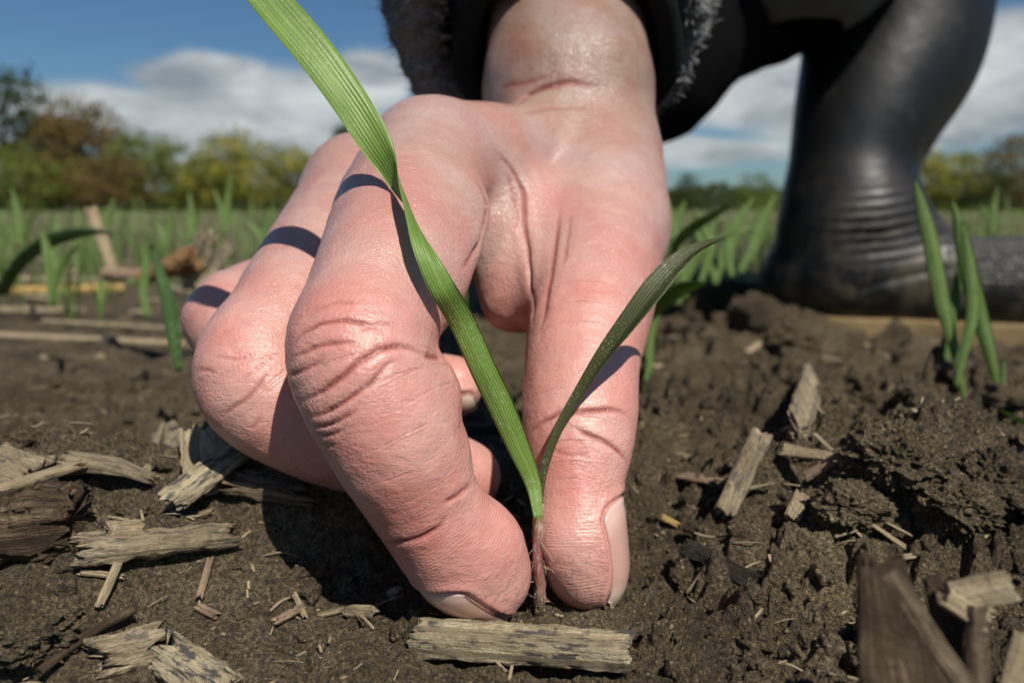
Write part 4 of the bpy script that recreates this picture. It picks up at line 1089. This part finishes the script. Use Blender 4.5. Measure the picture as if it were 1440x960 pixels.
# ------------------------------------------------------------------ clothes of the person
def rubber_material():
    m, t, b = new_mat('black_rubber'); co = t.coord()
    c = t.mix(t.mr(t.noise(co, 9, 4, .6), .5, .7), (.005, .005, .005), (.012, .011, .010))
    c = t.mix(t.math('MULTIPLY', t.mr(t.noise(co, 30, 4, .6), .6, .7), .35), c, (.07, .06, .045))
    hz = t.add('ShaderNodeSeparateXYZ', Vector=t.add('ShaderNodeNewGeometry').outputs['Position']).outputs[2]; mud = t.math('MULTIPLY', t.mr(hz, -.03, .10, 1, 0), t.mr(t.noise(co, 45, 5, .65), .45, .62)); c = t.mix(t.math('MULTIPLY', mud, .8), c, (.13, .10, .065)); toe = t.attr('toe'); c = t.mix(t.math('MULTIPLY', toe, .75), c, (.075, .072, .065)); g = t.voro(co, 260, 'F1', 'Distance', .1)
    h = t.math('ADD', t.math('MULTIPLY', t.math('MULTIPLY', g, toe), 5.0), t.noise(co, 60, 3))
    bset(t, b, Base_Color=c, Roughness=t.mr(t.noise(co, 12, 4), .35, .7, .38, .58), Normal=t.bump(h, .7, .0009)); return m
def cloth_material(name, c0, c1, sc=900, rough=.95):
    m, t, b = new_mat(name); co = t.coord()
    c = t.mix(t.noise(co, sc*.4, 3), c0, c1)
    bset(t, b, Base_Color=c, Roughness=rough, Normal=t.bump(t.noise(co, sc, 3), .8, .0005))
    b.inputs['Specular IOR Level'].default_value = .02; b.inputs['Sheen Weight'].default_value = 0
    return m
RUB = rubber_material(); SOLE = cloth_material('boot_sole', (.17, .12, .06), (.29, .21, .11), 200, .7)
FLE = cloth_material('dark_fleece', (.04, .041, .042), (.24, .245, .245), 1400); BIND = cloth_material('cuff_binding', (.011, .012, .012), (.022, .023, .023), 2500)
TRO = cloth_material('black_trousers', (.004, .004, .0045), (.009, .009, .010), 1200)

bootc = sp([(1285, -130, 132, .63), (1262, -30, 128, .625), (1252, 70, 119, .62), (1223, 150, 101, .61), (1198, 230, 85, .605), (1192, 300, 86, .605)], 10)
foot = [sp([(1158, 395, 86, .625), (1200, 385, 88, .60)], 2), sp([(1194, 300, 84, .605), (1258, 372, 84, .595), (1335, 402, 72, .575), (1430, 402, 70, .56), (1520, 405, 66, .545)], 8)]
def boot_field(X):
    f = smin(chain(X, bootc, 0, .05), smin(chain(X, foot[0], 0, .05), chain(X, foot[1], 0, .05), .02), .018)
    n = Vector((0, 0, 1)); z0 = float(P(1175, 455, .61).z)
    return np.maximum(f, (z0-X[:, 2]))
V_, F_ = surface_nets(boot_field, (.05, .35, -.09), (.62, .85, .42), .0032)
V_ = laplacian(V_, F_, 3); qx, qy, qd = proj(V_)
V2_, F2_, N2_ = subdivided(V_, F_, 1); qx, qy, qd = proj(V2_)
# wrinkle rings above the instep, ribs round the heel and the raised line of the toe cap
ank = np.exp(-((qx-1248)/52)**2)*np.exp(-((qy-322)/32)**2)
ringd = .0030*np.sin((qy + .12*(qx-1240) + .0009*(qx-1240)**2)*.42)*ank
cap = -.0016*np.exp(-((qy-(372+.0004*(qx-1440)**2-.10*(qx-1340)))/5)**2)*(qx > 1200)
heel = 0*qy
V2_ = V2_+N2_*(ringd+cap+heel*0.6)[:, None]
toe = np.clip((qx-1330)/40, 0, 1)*np.clip((410-qy)/20, 0, 1)*(qy > 300)
boot = mesh_from('rubber_boot', V2_, F2_, RUB, None, True, {'toe': toe})
bootemp = boot
to_local(boot, person)
boot['label'] = 'tall black rubber boot planted on the right'
# sole: the outline of the foot, thick, flaring a little
z0 = float(P(1175, 455, .61).z)
sel = V2_[(V2_[:, 2] < z0+.012)]
cen = sel.mean(0); ang = np.arctan2(sel[:, 1]-cen[1], sel[:, 0]-cen[0]); nA = 72; ringo = []
for k in range(nA):
    a = -math.pi+2*math.pi*(k+.5)/nA; dd_ = np.abs((ang-a+math.pi) % (2*math.pi)-math.pi) < .09
    r = np.hypot(sel[dd_, 0]-cen[0], sel[dd_, 1]-cen[1]).max() if dd_.any() else .05
    ringo.append((a, r))
rr_ = np.array([r for a, r in ringo]); rr_ = (rr_+np.roll(rr_, 1)+np.roll(rr_, -1))/3
SV, SF = [], []
lev = [(z0+.010, .985), (z0+.010, 1.0), (z0+.007, 1.01), (z0-.002, 1.012), (z0-.004, 1.015), (z0-.018, 1.005), (z0-.026, .98)]
for z, sc in lev:
    for (a, _), r in zip(ringo, rr_):
        zz = z - (.004*(math.sin(a*38) > 0) if z < z0-.02 else 0)
        SV.append((cen[0]+math.cos(a)*r*sc, cen[1]+math.sin(a)*r*sc, zz))
for l in range(len(lev)-1):
    for k in range(nA): SF.append((l*nA+k, l*nA+(k+1) % nA, (l+1)*nA+(k+1) % nA, (l+1)*nA+k))
n0 = len(SV); SV.append((cen[0], cen[1], z0+.010)); SV.append((cen[0], cen[1], z0-.024))
for k in range(0, nA, 2):
    SF.append((n0, (k+2) % nA, (k+1) % nA, k)); l = (len(lev)-1)*nA; SF.append((n0+1, l+k, l+(k+1) % nA, l+(k+2) % nA))
sole = mesh_from('sole', SV, np.array(SF), SOLE, boot, True)
# the other boot, behind the hand
b2 = boot.copy(); C.objects.link(b2); b2.parent = person; b2['label'] = 'second rubber boot behind the hand'
piv = Vector((float(cen[0]), float(cen[1]), 0)); tgt = Vector((.03, .80, 0)); 
M = Matrix.Translation(tgt) @ Matrix.Rotation(R(-75), 4, 'Z') @ Matrix.Translation(-piv)
M3 = M @ Matrix.Scale(1, 4)
b2.matrix_parent_inverse = Matrix.Identity(4); b2.matrix_basis = Matrix.Translation(-Vector(person.location)) @ M3
s2 = sole.copy(); C.objects.link(s2); s2.parent = b2

# trousers: thigh and knee of the far leg, thigh of the near leg, seat
kn = sp([(850, 60, 120, .60), (905, 90, 105, .56), (990, 0, 120, .58), (1110, -110, 175, .62), (1300, -300, 230, .68)], 3)
knb = sp([(905, 90, 108, .56), (860, 140, 88, .62), (790, 260, 84, .68), (750, 330, 70, .68)], 3)
th2 = sp([(1285, -110, 150, .63), (1270, -190, 170, .62), (1250, -330, 240, .66), (1300, -420, 300, .74)], 3)
tor = sp([(1130, -120, 170, .55), (1050, -300, 260, .62), (980, -700, 330, .66), (900, -1100, 300, .66)], 3)
def tro_field(X):
    f = chain(X, kn, 0, .06)
    f = smin(f, chain(X, knb, 0, .06), .02); f = smin(f, chain(X, th2, 0, .06), .03)
    return f
V_, F_ = surface_nets(tro_field, (-.05, .30, -.02), (.75, 1.05, .75), .006)
V_ = laplacian(V_, F_, 3); V_, F_, N_ = subdivided(V_, F_, 1)
V_ = V_+N_*(.0022*vnoise3(V_*np.array([30, 30, 14]), 4)+.0012*vnoise3(V_*80, 6))[:, None]
tro = mesh_from('trousers', V_, F_, TRO); to_local(tro, person)
def tor_field(X): return chain(X, tor, 0, .08)
V_, F_ = surface_nets(tor_field, (-.45, .20, .18), (.65, 1.15, 1.25), .009)
V_ = laplacian(V_, F_, 3); V_, F_, N_ = subdivided(V_, F_, 1)
V_ = V_+N_*(.004*vnoise3(V_*22, 4)+.0015*vnoise3(V_*120, 6))[:, None]
jk = mesh_from('jacket', V_, F_, FLE); to_local(jk, person)

# sleeve
sax = Vector((.02, .74, .66)).normalized(); su_ = Vector((1, 0, 0)); su_ = (su_-sax*su_.dot(sax)).normalized(); sv_ = sax.cross(su_)
c0 = w0+armax*.012
def ringtube(prof, nth, shift=lambda t: Vector((0, 0, 0)), dis=None):
    V_, F_ = [], []
    for i, (t, r) in enumerate(prof):
        for k in range(nth):
            a = 2*math.pi*k/nth; rr = r
            if dis: rr += dis(t, a, r)
            V_.append(c0+sax*t+shift(t)+(su_*math.cos(a)+sv_*math.sin(a))*rr)
    for i in range(len(prof)-1):
        for k in range(nth): F_.append((i*nth+k, i*nth+(k+1) % nth, (i+1)*nth+(k+1) % nth, (i+1)*nth+k))
    return np.array([tuple(v) for v in V_]), np.array(F_)
sh = lambda t: Vector((-.0055, 0, 0))*min(1, max(0, t/.012))
prof = [(.030, .024), (.012, .0225), (.004, .0222)]
for k in range(9):
    a = -math.pi/2-.4+ (math.pi+.8)*k/8; prof.append((.002-.0032*math.cos(a)*1.0, .0258+.0034*math.sin(a)))
prof += [(.006, .0290), (.010, .0300), (.016, .030)]
V_, F_ = ringtube(prof, 160, dis=lambda t, a, r: .0005*math.sin(a*7+t*200)+.0002*math.sin(a*90))
V_, F_, _n = subdivided(V_, F_, 1)
fp = [(.014, .026), (.010, .0305), (.008, .034), (.008, .0375), (.011, .0405), (.016, .0425)]
t_ = .022
while t_ < .34: fp.append((t_, .0432+.05*(t_-.02)**1.0*.9)); t_ += .0022
NT_ = 230
SVt, SFt = ringtube(fp, NT_, sh)
SVt, SFt, SNt = subdivided(SVt, SFt, 1)
fz = np.clip(vnoise3(SVt*330, 21), -.3, 1)*.0016+.0011*vnoise3(SVt*700, 22)+.0022*vnoise3(SVt*60, 23)
SVt2 = SVt+SNt*fz[:, None]
sleeve = mesh_from('sleeve', SVt2, SFt, FLE); to_local(sleeve, person); sleeve['label'] = 'fuzzy dark grey fleece sleeve'
cuff = mesh_from('cuff', V_, F_, BIND); to_local(cuff, person); cuff.parent = sleeve; cuff.location = (0, 0, 0)
# pile of the fleece
near = np.nonzero((np.linalg.norm(SVt2-np.array(c0), axis=1) < .13))[0]
rs = np.random.RandomState(3); pick = rs.choice(near, 26000)
pos = SVt2[pick]+rs.normal(0, .0003, (26000, 3)); nn = SNt[pick]; tg = rs.normal(0, 1, (26000, 3)); dirv = nn+.75*tg; dirv /= np.linalg.norm(dirv, axis=1, keepdims=True)
L_ = rs.uniform(.0010, .0030, 26000)[:, None]; wv_ = np.cross(dirv, rs.normal(0, 1, (26000, 3))); wv_ /= np.linalg.norm(wv_, axis=1, keepdims=True); wv_ *= .00009
curlv = rs.normal(0, .35, (26000, 3))*L_
q4 = np.stack([pos-wv_, pos+wv_, pos+dirv*L_*.6+wv_, pos+dirv*L_*.6-wv_, pos+dirv*L_+curlv+wv_*.6, pos+dirv*L_+curlv-wv_*.6], 1).reshape(-1, 3)
b6 = np.arange(26000)[:, None]*6
pf = np.concatenate([b6+np.array([[0, 1, 2, 3]]), b6+np.array([[3, 2, 4, 5]])])
pile = mesh_from('fleece_pile', q4, pf, cloth_material('fleece_fibres', (.18, .18, .18), (.6, .6, .59), 700), sleeve); pile['kind'] = 'stuff'

# ------------------------------------------------------------------ trees along the far edge of the field
def foliage_material(name, c0, c1, c2):
    m, t, b = new_mat(name); co = t.coord()
    rn = t.add('ShaderNodeObjectInfo').outputs['Random']
    c = t.ramp(t.noise(co, 1.1, 4, .6), [(.35, c0), (.5, c1), (.68, c2)])
    bset(t, b, Base_Color=c, Roughness=.7); b.inputs['Specular IOR Level'].default_value = .2
    tr = t.add('ShaderNodeBsdfTranslucent'); t.put(tr.inputs[0], c); mx = t.add('ShaderNodeMixShader'); mx.inputs[0].default_value = .3
    t.l.new(b.outputs[0], mx.inputs[1]); t.l.new(tr.outputs[0], mx.inputs[2])
    o = [q for q in t.n if q.type == 'OUTPUT_MATERIAL'][0]; t.l.new(mx.outputs[0], o.inputs[0]); return m
FG = foliage_material('foliage_green', (.06, .085, .018), (.15, .19, .035), (.30, .32, .06))
FO = foliage_material('foliage_olive', (.12, .13, .025), (.28, .28, .045), (.46, .40, .08))
FB = foliage_material('foliage_brown', (.075, .055, .02), (.17, .115, .04), (.30, .20, .06))
FD = foliage_material('foliage_dark', (.025, .038, .012), (.055, .075, .02), (.11, .12, .03))
BARK = wood_material('bark', (.05, .04, .03), (.09, .07, .055), (.14, .115, .09), .9)
def tree(name, label, px, ytop, half, D, mat, shape='round', seed=0, thin=1.0):
    rs = np.random.RandomState(seed+100)
    g = P(px, 300, D); x, y = g.x, g.y; z0 = zg(x, y)-.1
    H = float(P(px, ytop, D).z)-z0; Rw = 1.3*half*D/FPX
    e = empty(name, (x, y, z0)); tag(e, label, 'tree', 'trees along the far edge of the field')
    # trunk with limbs
    parts = [tube([(x, y, z0), (x+rs.normal(0, .1), y, z0+H*.35), (x+rs.normal(0, .2), y, z0+H*.8)], [H*.028, H*.02, H*.006], 8)]
    tips = []
    for k in range(13):
        a = rs.uniform(0, 6.28); h = rs.uniform(.2, .8); r = Rw*rs.uniform(.5, .95)*(1-.5*abs(h-.45) if shape == 'round' else 1.1-h)
        p0 = np.array([x, y, z0+H*h*.8]); p1 = p0+np.array([math.cos(a)*r, math.sin(a)*r, H*rs.uniform(.05, .2)])
        parts.append(tube([p0, (p0+p1)/2+[0, 0, -.05*H*.3], p1], [H*.010, H*.006, H*.002], 5)); tips.append(p1)
    V_, F_ = join_meshes(parts)
    o = mesh_from('trunk', V_, F_, BARK, None, True, {'u': V_[:, 2]*.01, 'v': V_[:, 0]*.01}); to_local(o, e)
    # crown: leaf clumps round many centres in the crown's volume
    nc = int(85*thin)+14; cs = []
    for k in range(nc):
        while True:
            q = rs.uniform(-1, 1, 3)
            if shape == 'round':
                if (q**2).sum() < 1: break
            elif q[0]**2+q[1]**2 < (1-(q[2]*.5+.5))**1.4+.02: break
        h = .50+.50*q[2]*.94
        cs.append([x+q[0]*Rw*.92, y+q[1]*Rw*.92, z0+H*h])
    cs = np.array(cs); per = 70
    pos = np.repeat(cs, per, 0)+rs.normal(0, 1, (len(cs)*per, 3))*np.array([Rw*.13, Rw*.13, H*.045])
    pos = pos[pos[:, 2] > z0+H*.04]
    n = len(pos); s = rs.uniform(.5, 1.2, n)[:, None]*H*.021
    a = rs.normal(0, 1, (n, 3)); a /= np.linalg.norm(a, axis=1, keepdims=True); b = np.cross(a, rs.normal(0, 1, (n, 3))); b /= np.linalg.norm(b, axis=1, keepdims=True)
    q4 = np.stack([pos-a*s, pos-b*s*.6, pos+a*s, pos+b*s*.6], 1).reshape(-1, 3)
    o = mesh_from('crown', q4, np.arange(4*n).reshape(-1, 4), mat, None, False); to_local(o, e)
for i, (lab, px, yt, hf, D, mt, sh_, th) in enumerate((
    ('tall thin dark tree with loose tufts at the left edge of the photo', 20, 88, 62, 46, FD, 'round', .45),
    ('low dark green tree in front of the tall thin one', 45, 200, 70, 42, FG, 'round', 1),
    ('rusty brown rounded tree, the tallest full crown on the left', 118, 142, 56, 44, FB, 'round', 1.2),
    ('short brown shrubby tree below the rusty crown', 165, 215, 48, 41, FB, 'round', 1),
    ('dark green tree between the tall thin one and the rusty crown', 72, 158, 40, 47, FD, 'round', 1.1),
    ('low yellowish shrub in the gap left of the round olive tree', 256, 228, 30, 45, FO, 'round', .8),
    ('broad green tree right of the rusty brown crown', 212, 184, 50, 43, FG, 'round', 1.1),
    ('round olive tree standing alone left of the middle finger', 340, 182, 50, 42, FO, 'round', 1.2),
    ('small yellowish shrub at the left foot of the round olive tree', 292, 208, 26, 41, FO, 'round', .8),
    ('small olive tree just left of the curled fingers', 425, 203, 34, 43, FO, 'round', .9),
    ('dark little tree peeking out behind the broad leaf', 492, 172, 20, 45, FD, 'round', .8),
    ('pointed dark green tree just right of the hand', 966, 236, 30, 46, FD, 'cone', 1),
    ('pointed green tree left of the boot', 1060, 236, 34, 45, FG, 'cone', 1.1),
    ('low rounded shrub between the two pointed trees', 1012, 262, 36, 44, FD, 'round', 1),
    ('yellow green tree just right of the boot shaft', 1322, 206, 42, 42, FO, 'round', 1.1),
    ('tall brownish tree at the right edge of the photo', 1440, 186, 66, 43, FB, 'round', 1.2),
    ('low dark tree between the yellow green and the brownish one', 1378, 232, 36, 41, FD, 'round', 1))):
    tree('tree', lab, px, yt, hf, D, mt, sh_, i, th)
# low hedge of scrub that closes the horizon
rs = np.random.RandomState(9); n = 26000
hx = rs.uniform(-46, 46, n); hy = 50+rs.normal(0, 1.2, n); hz = rs.uniform(0, 1, n)**1.3*(1.5+.8*vnoise2(hx*.35, hx*0, 3))
pos = np.stack([hx, hy, hz-.1], 1); a = rs.normal(0, 1, (n, 3)); a /= np.linalg.norm(a, axis=1, keepdims=True); b = np.cross(a, rs.normal(0, 1, (n, 3))); b /= np.linalg.norm(b, axis=1, keepdims=True); s = rs.uniform(.1, .22, n)[:, None]
q4 = np.stack([pos-a*s, pos-b*s*.6, pos+a*s, pos+b*s*.6], 1).reshape(-1, 3)
tag(mesh_from('scrub', q4, np.arange(4*n).reshape(-1, 4), FD, None, False), 'low dark scrub closing the far edge of the field', 'scrub', kind='stuff')

# ------------------------------------------------------------------ field grass (stuff) and single seedlings
def grass_batch(n, xr, yr, hr, w, seed, dens=None):
    rs = np.random.RandomState(seed); parts = []
    Vs, Fs, us, vs, c = [], [], [], [], 0
    for i in range(n):
        y = yr[0]*(yr[1]/yr[0])**rs.uniform(); x = rs.uniform(*xr)*y
        if dens and not dens(x, y, rs): continue
        z = float(coarse_h(np.array([x]), np.array([y]))[0])-.002
        for k in range(rs.randint(2, 4)):
            h = rs.uniform(*hr); a = rs.uniform(0, 6.28); ln = rs.uniform(.05, .7)*h
            p = np.array([x, y, z]); d = np.array([math.cos(a), math.sin(a), 0])
            m1 = p+[0, 0, h*.5]+d*ln*.25; m2 = p+[0, 0, h*.85]+d*ln*.6; tp = p+[0, 0, h*rs.uniform(.7, 1)]+d*ln
            s = np.cross(d, [0, 0, 1])*w*rs.uniform(.6, 1.2)*max(1, y*.35)
            Vs += [p-s*.5, p+s*.5, m1-s, m1+s, m2-s*.8, m2+s*.8, tp-s*.1, tp+s*.1]
            for q in (0, 2, 4): Fs.append((c+q, c+q+1, c+q+3, c+q+2))
            us += [0, 0, .3, .3, .6, .6, 1, 1]; vs += [0, 1]*4; c += 8
    return np.array(Vs), np.array(Fs), np.array(us)*.05, np.array(vs)
V_, F_, u_, v_ = grass_batch(1500, (-.75, .75), (.95, 24), (.04, .13), .0014, 5)
clump = lambda x, y, r_: vnoise2(np.array([x*5.0]), np.array([y*2.5]), 88)[0] > .02 and not (.1 < x/y < .62 and y < .8)
Vb, Fb, ub, vb = grass_batch(900, (-.72, .72), (.62, 2.4), (.035, .085), .0013, 6, clump)
Fb = Fb+len(V_); V_ = np.concatenate([V_, Vb]); F_ = np.concatenate([F_, Fb]); u_ = np.concatenate([u_, ub]); v_ = np.concatenate([v_, vb])
tag(mesh_from('field_grass', V_, F_, LEAFF, None, True, {'u': u_, 'v': v_}), 'blurred young green crop covering the field to the trees', 'crop', kind='stuff')

def seedling(label, blades, mat, cat='seedling', grp=None, stub=True, w=1.0):
    """blades: list of (depth, [(px,py,half width px)...], turn)"""
    b0 = blades[0][1][0]; dq = blades[0][0]; e = empty('seedling', P(b0[0], b0[1], dq if np.isscalar(dq) else dq[0])); tag(e, label, cat, grp)
    for d, pts, turn in blades:
        keys = [(p[0], p[1], (d if np.isscalar(d) else d[0]+(d[1]-d[0])*i/(len(pts)-1)), p[2]*w*(d if np.isscalar(d) else d[0])/FPX, turn) for i, p in enumerate(pts)]
        leaf_obj('leaf', e, keys, mat, n=26, fold=.3)
seedling('clump of clear green blades in front of the boot toe',
  [(.245, [(1360, 575, 3), (1345, 500, 6), (1325, 420, 11), (1310, 340, 11), (1297, 290, 8), (1286, 250, 1)], 20),
   (.245, [(1408, 575, 3), (1398, 520, 7), (1380, 450, 11), (1362, 380, 12), (1350, 320, 9), (1338, 278, 1)], 10),
   (.25, [(1325, 552, 4), (1332, 500, 7), (1342, 440, 8), (1350, 380, 6), (1352, 340, 1)], 30),
   (.24, [(1345, 545, 3), (1355, 500, 6), (1368, 440, 8), (1364, 370, 8), (1352, 310, 1)], 15),
   (.24, [(1400, 580, 4), (1410, 545, 4), (1412, 505, 2)], 10)], LEAFF)
seedling('pale fallen blade at the right edge below the clump', [((.19, .17), [(1408, 578, 3), (1430, 590, 5), (1462, 610, 4)], 60)], LEAFF)
seedling('seedling with a drooping blade just right of the thumb',
  [(.28, [(911, 560, 6), (913, 510, 7), (918, 465, 6), (925, 440, 6)], 30),
   ((.27, .24), [(915, 450, 5), (935, 428, 12), (960, 408, 13), (985, 400, 5), (994, 396, 1)], 40)], LEAFF)
seedling('leaning bright blade above the drooping one, right of the hand',
  [((.38, .34), [(945, 400, 5), (950, 350, 8), (975, 322, 9), (1005, 303, 6), (1030, 287, 1)], 35), (.40, [(965, 420, 4), (955, 360, 9), (945, 310, 8), (938, 280, 1)], 20),
   (.40, [(985, 400, 4), (1000, 350, 7), (990, 320, 6), (975, 290, 1)], 20)], LEAFF)
seedling('dense seedling left of the boot heel',
  [(.50, [(1030, 390, 4), (1025, 350, 8), (1040, 310, 7), (1062, 275, 1)], 20), (.50, [(1040, 385, 4), (1060, 350, 8), (1075, 310, 8), (1092, 270, 1)], 30), (.52, [(1010, 380, 4), (1000, 340, 7), (1010, 300, 1)], 20)], LEAFF)
seedling('bushy bright seedling right behind the thumb knuckle',
  [(.46, [(952, 430, 4), (945, 370, 8), (950, 320, 8), (965, 280, 1)], 20), (.46, [(955, 430, 4), (970, 380, 9), (1000, 345, 8), (1035, 325, 1)], 35), (.47, [(950, 430, 4), (940, 390, 6), (930, 350, 1)], 20)], LEAFF)
seedling('low seedling with crossing blades midway between thumb and boot',
  [(.56, [(1005, 400, 4), (1015, 360, 7), (1040, 330, 6), (1070, 318, 1)], 20), (.56, [(1008, 400, 4), (1000, 365, 7), (985, 335, 6), (975, 310, 1)], 30), (.56, [(1006, 400, 4), (1020, 350, 6), (1022, 300, 1)], 20)], LEAFF)
seedling('upright single blade left of the middle finger', [(.20, [(252, 522, 4), (246, 480, 9), (238, 430, 10), (226, 385, 7), (212, 345, 1)], 10)], LEAFD)
seedling('dark arching blade at the left edge over the yellow cane', [((.46, .38), [(2, 415, 8), (25, 375, 9), (60, 345, 10), (100, 330, 8), (140, 326, 3), (160, 330, 1)], 20)], LEAFD)
seedling('small seedling growing in front of the yellow cane', [(.42, [(73, 430, 4), (70, 390, 5), (66, 350, 6), (58, 320, 1)], 20), (.42, [(73, 430, 3), (82, 390, 5), (95, 360, 5), (112, 345, 1)], 30)], LEAFF)
seedling('small seedling left of the brown curled leaf', [(.40, [(208, 445, 5), (202, 410, 6), (205, 370, 5), (200, 340, 1)], 10), ((.42, .38), [(205, 400, 3), (190, 395, 8), (175, 398, 2)], 50)], LEAFF)
for j, (x_, yb, yt, dx, lab) in enumerate(((318, 330, 240, 8, 'tall blurred blade standing against the round olive tree'), (272, 335, 268, -6, 'short blurred blade left of the tall one by the olive tree'), (30, 345, 262, -14, 'blurred blade at the far left in front of the trees'),
      (150, 330, 275, 12, 'blurred blade between the upright stick and the trees'), (372, 345, 285, 14, 'blurred blade close to the middle finger knuckle'), (235, 350, 290, 8, 'blurred blade above the brown curled leaf'), (1395, 330, 262, 8, 'blurred blade behind the boot toe'))):
    seedling(lab, [(.62, [(x_, yb, 4), (x_+dx*.3, (yb+yt)/2, 4.5), (x_+dx, yt, 1)], 15), (.64, [(x_, yb, 4), (x_-dx*.8, (yb+yt)/2+8, 4), (x_-dx*2.2, yt+25, 1)], 30)], LEAFF)
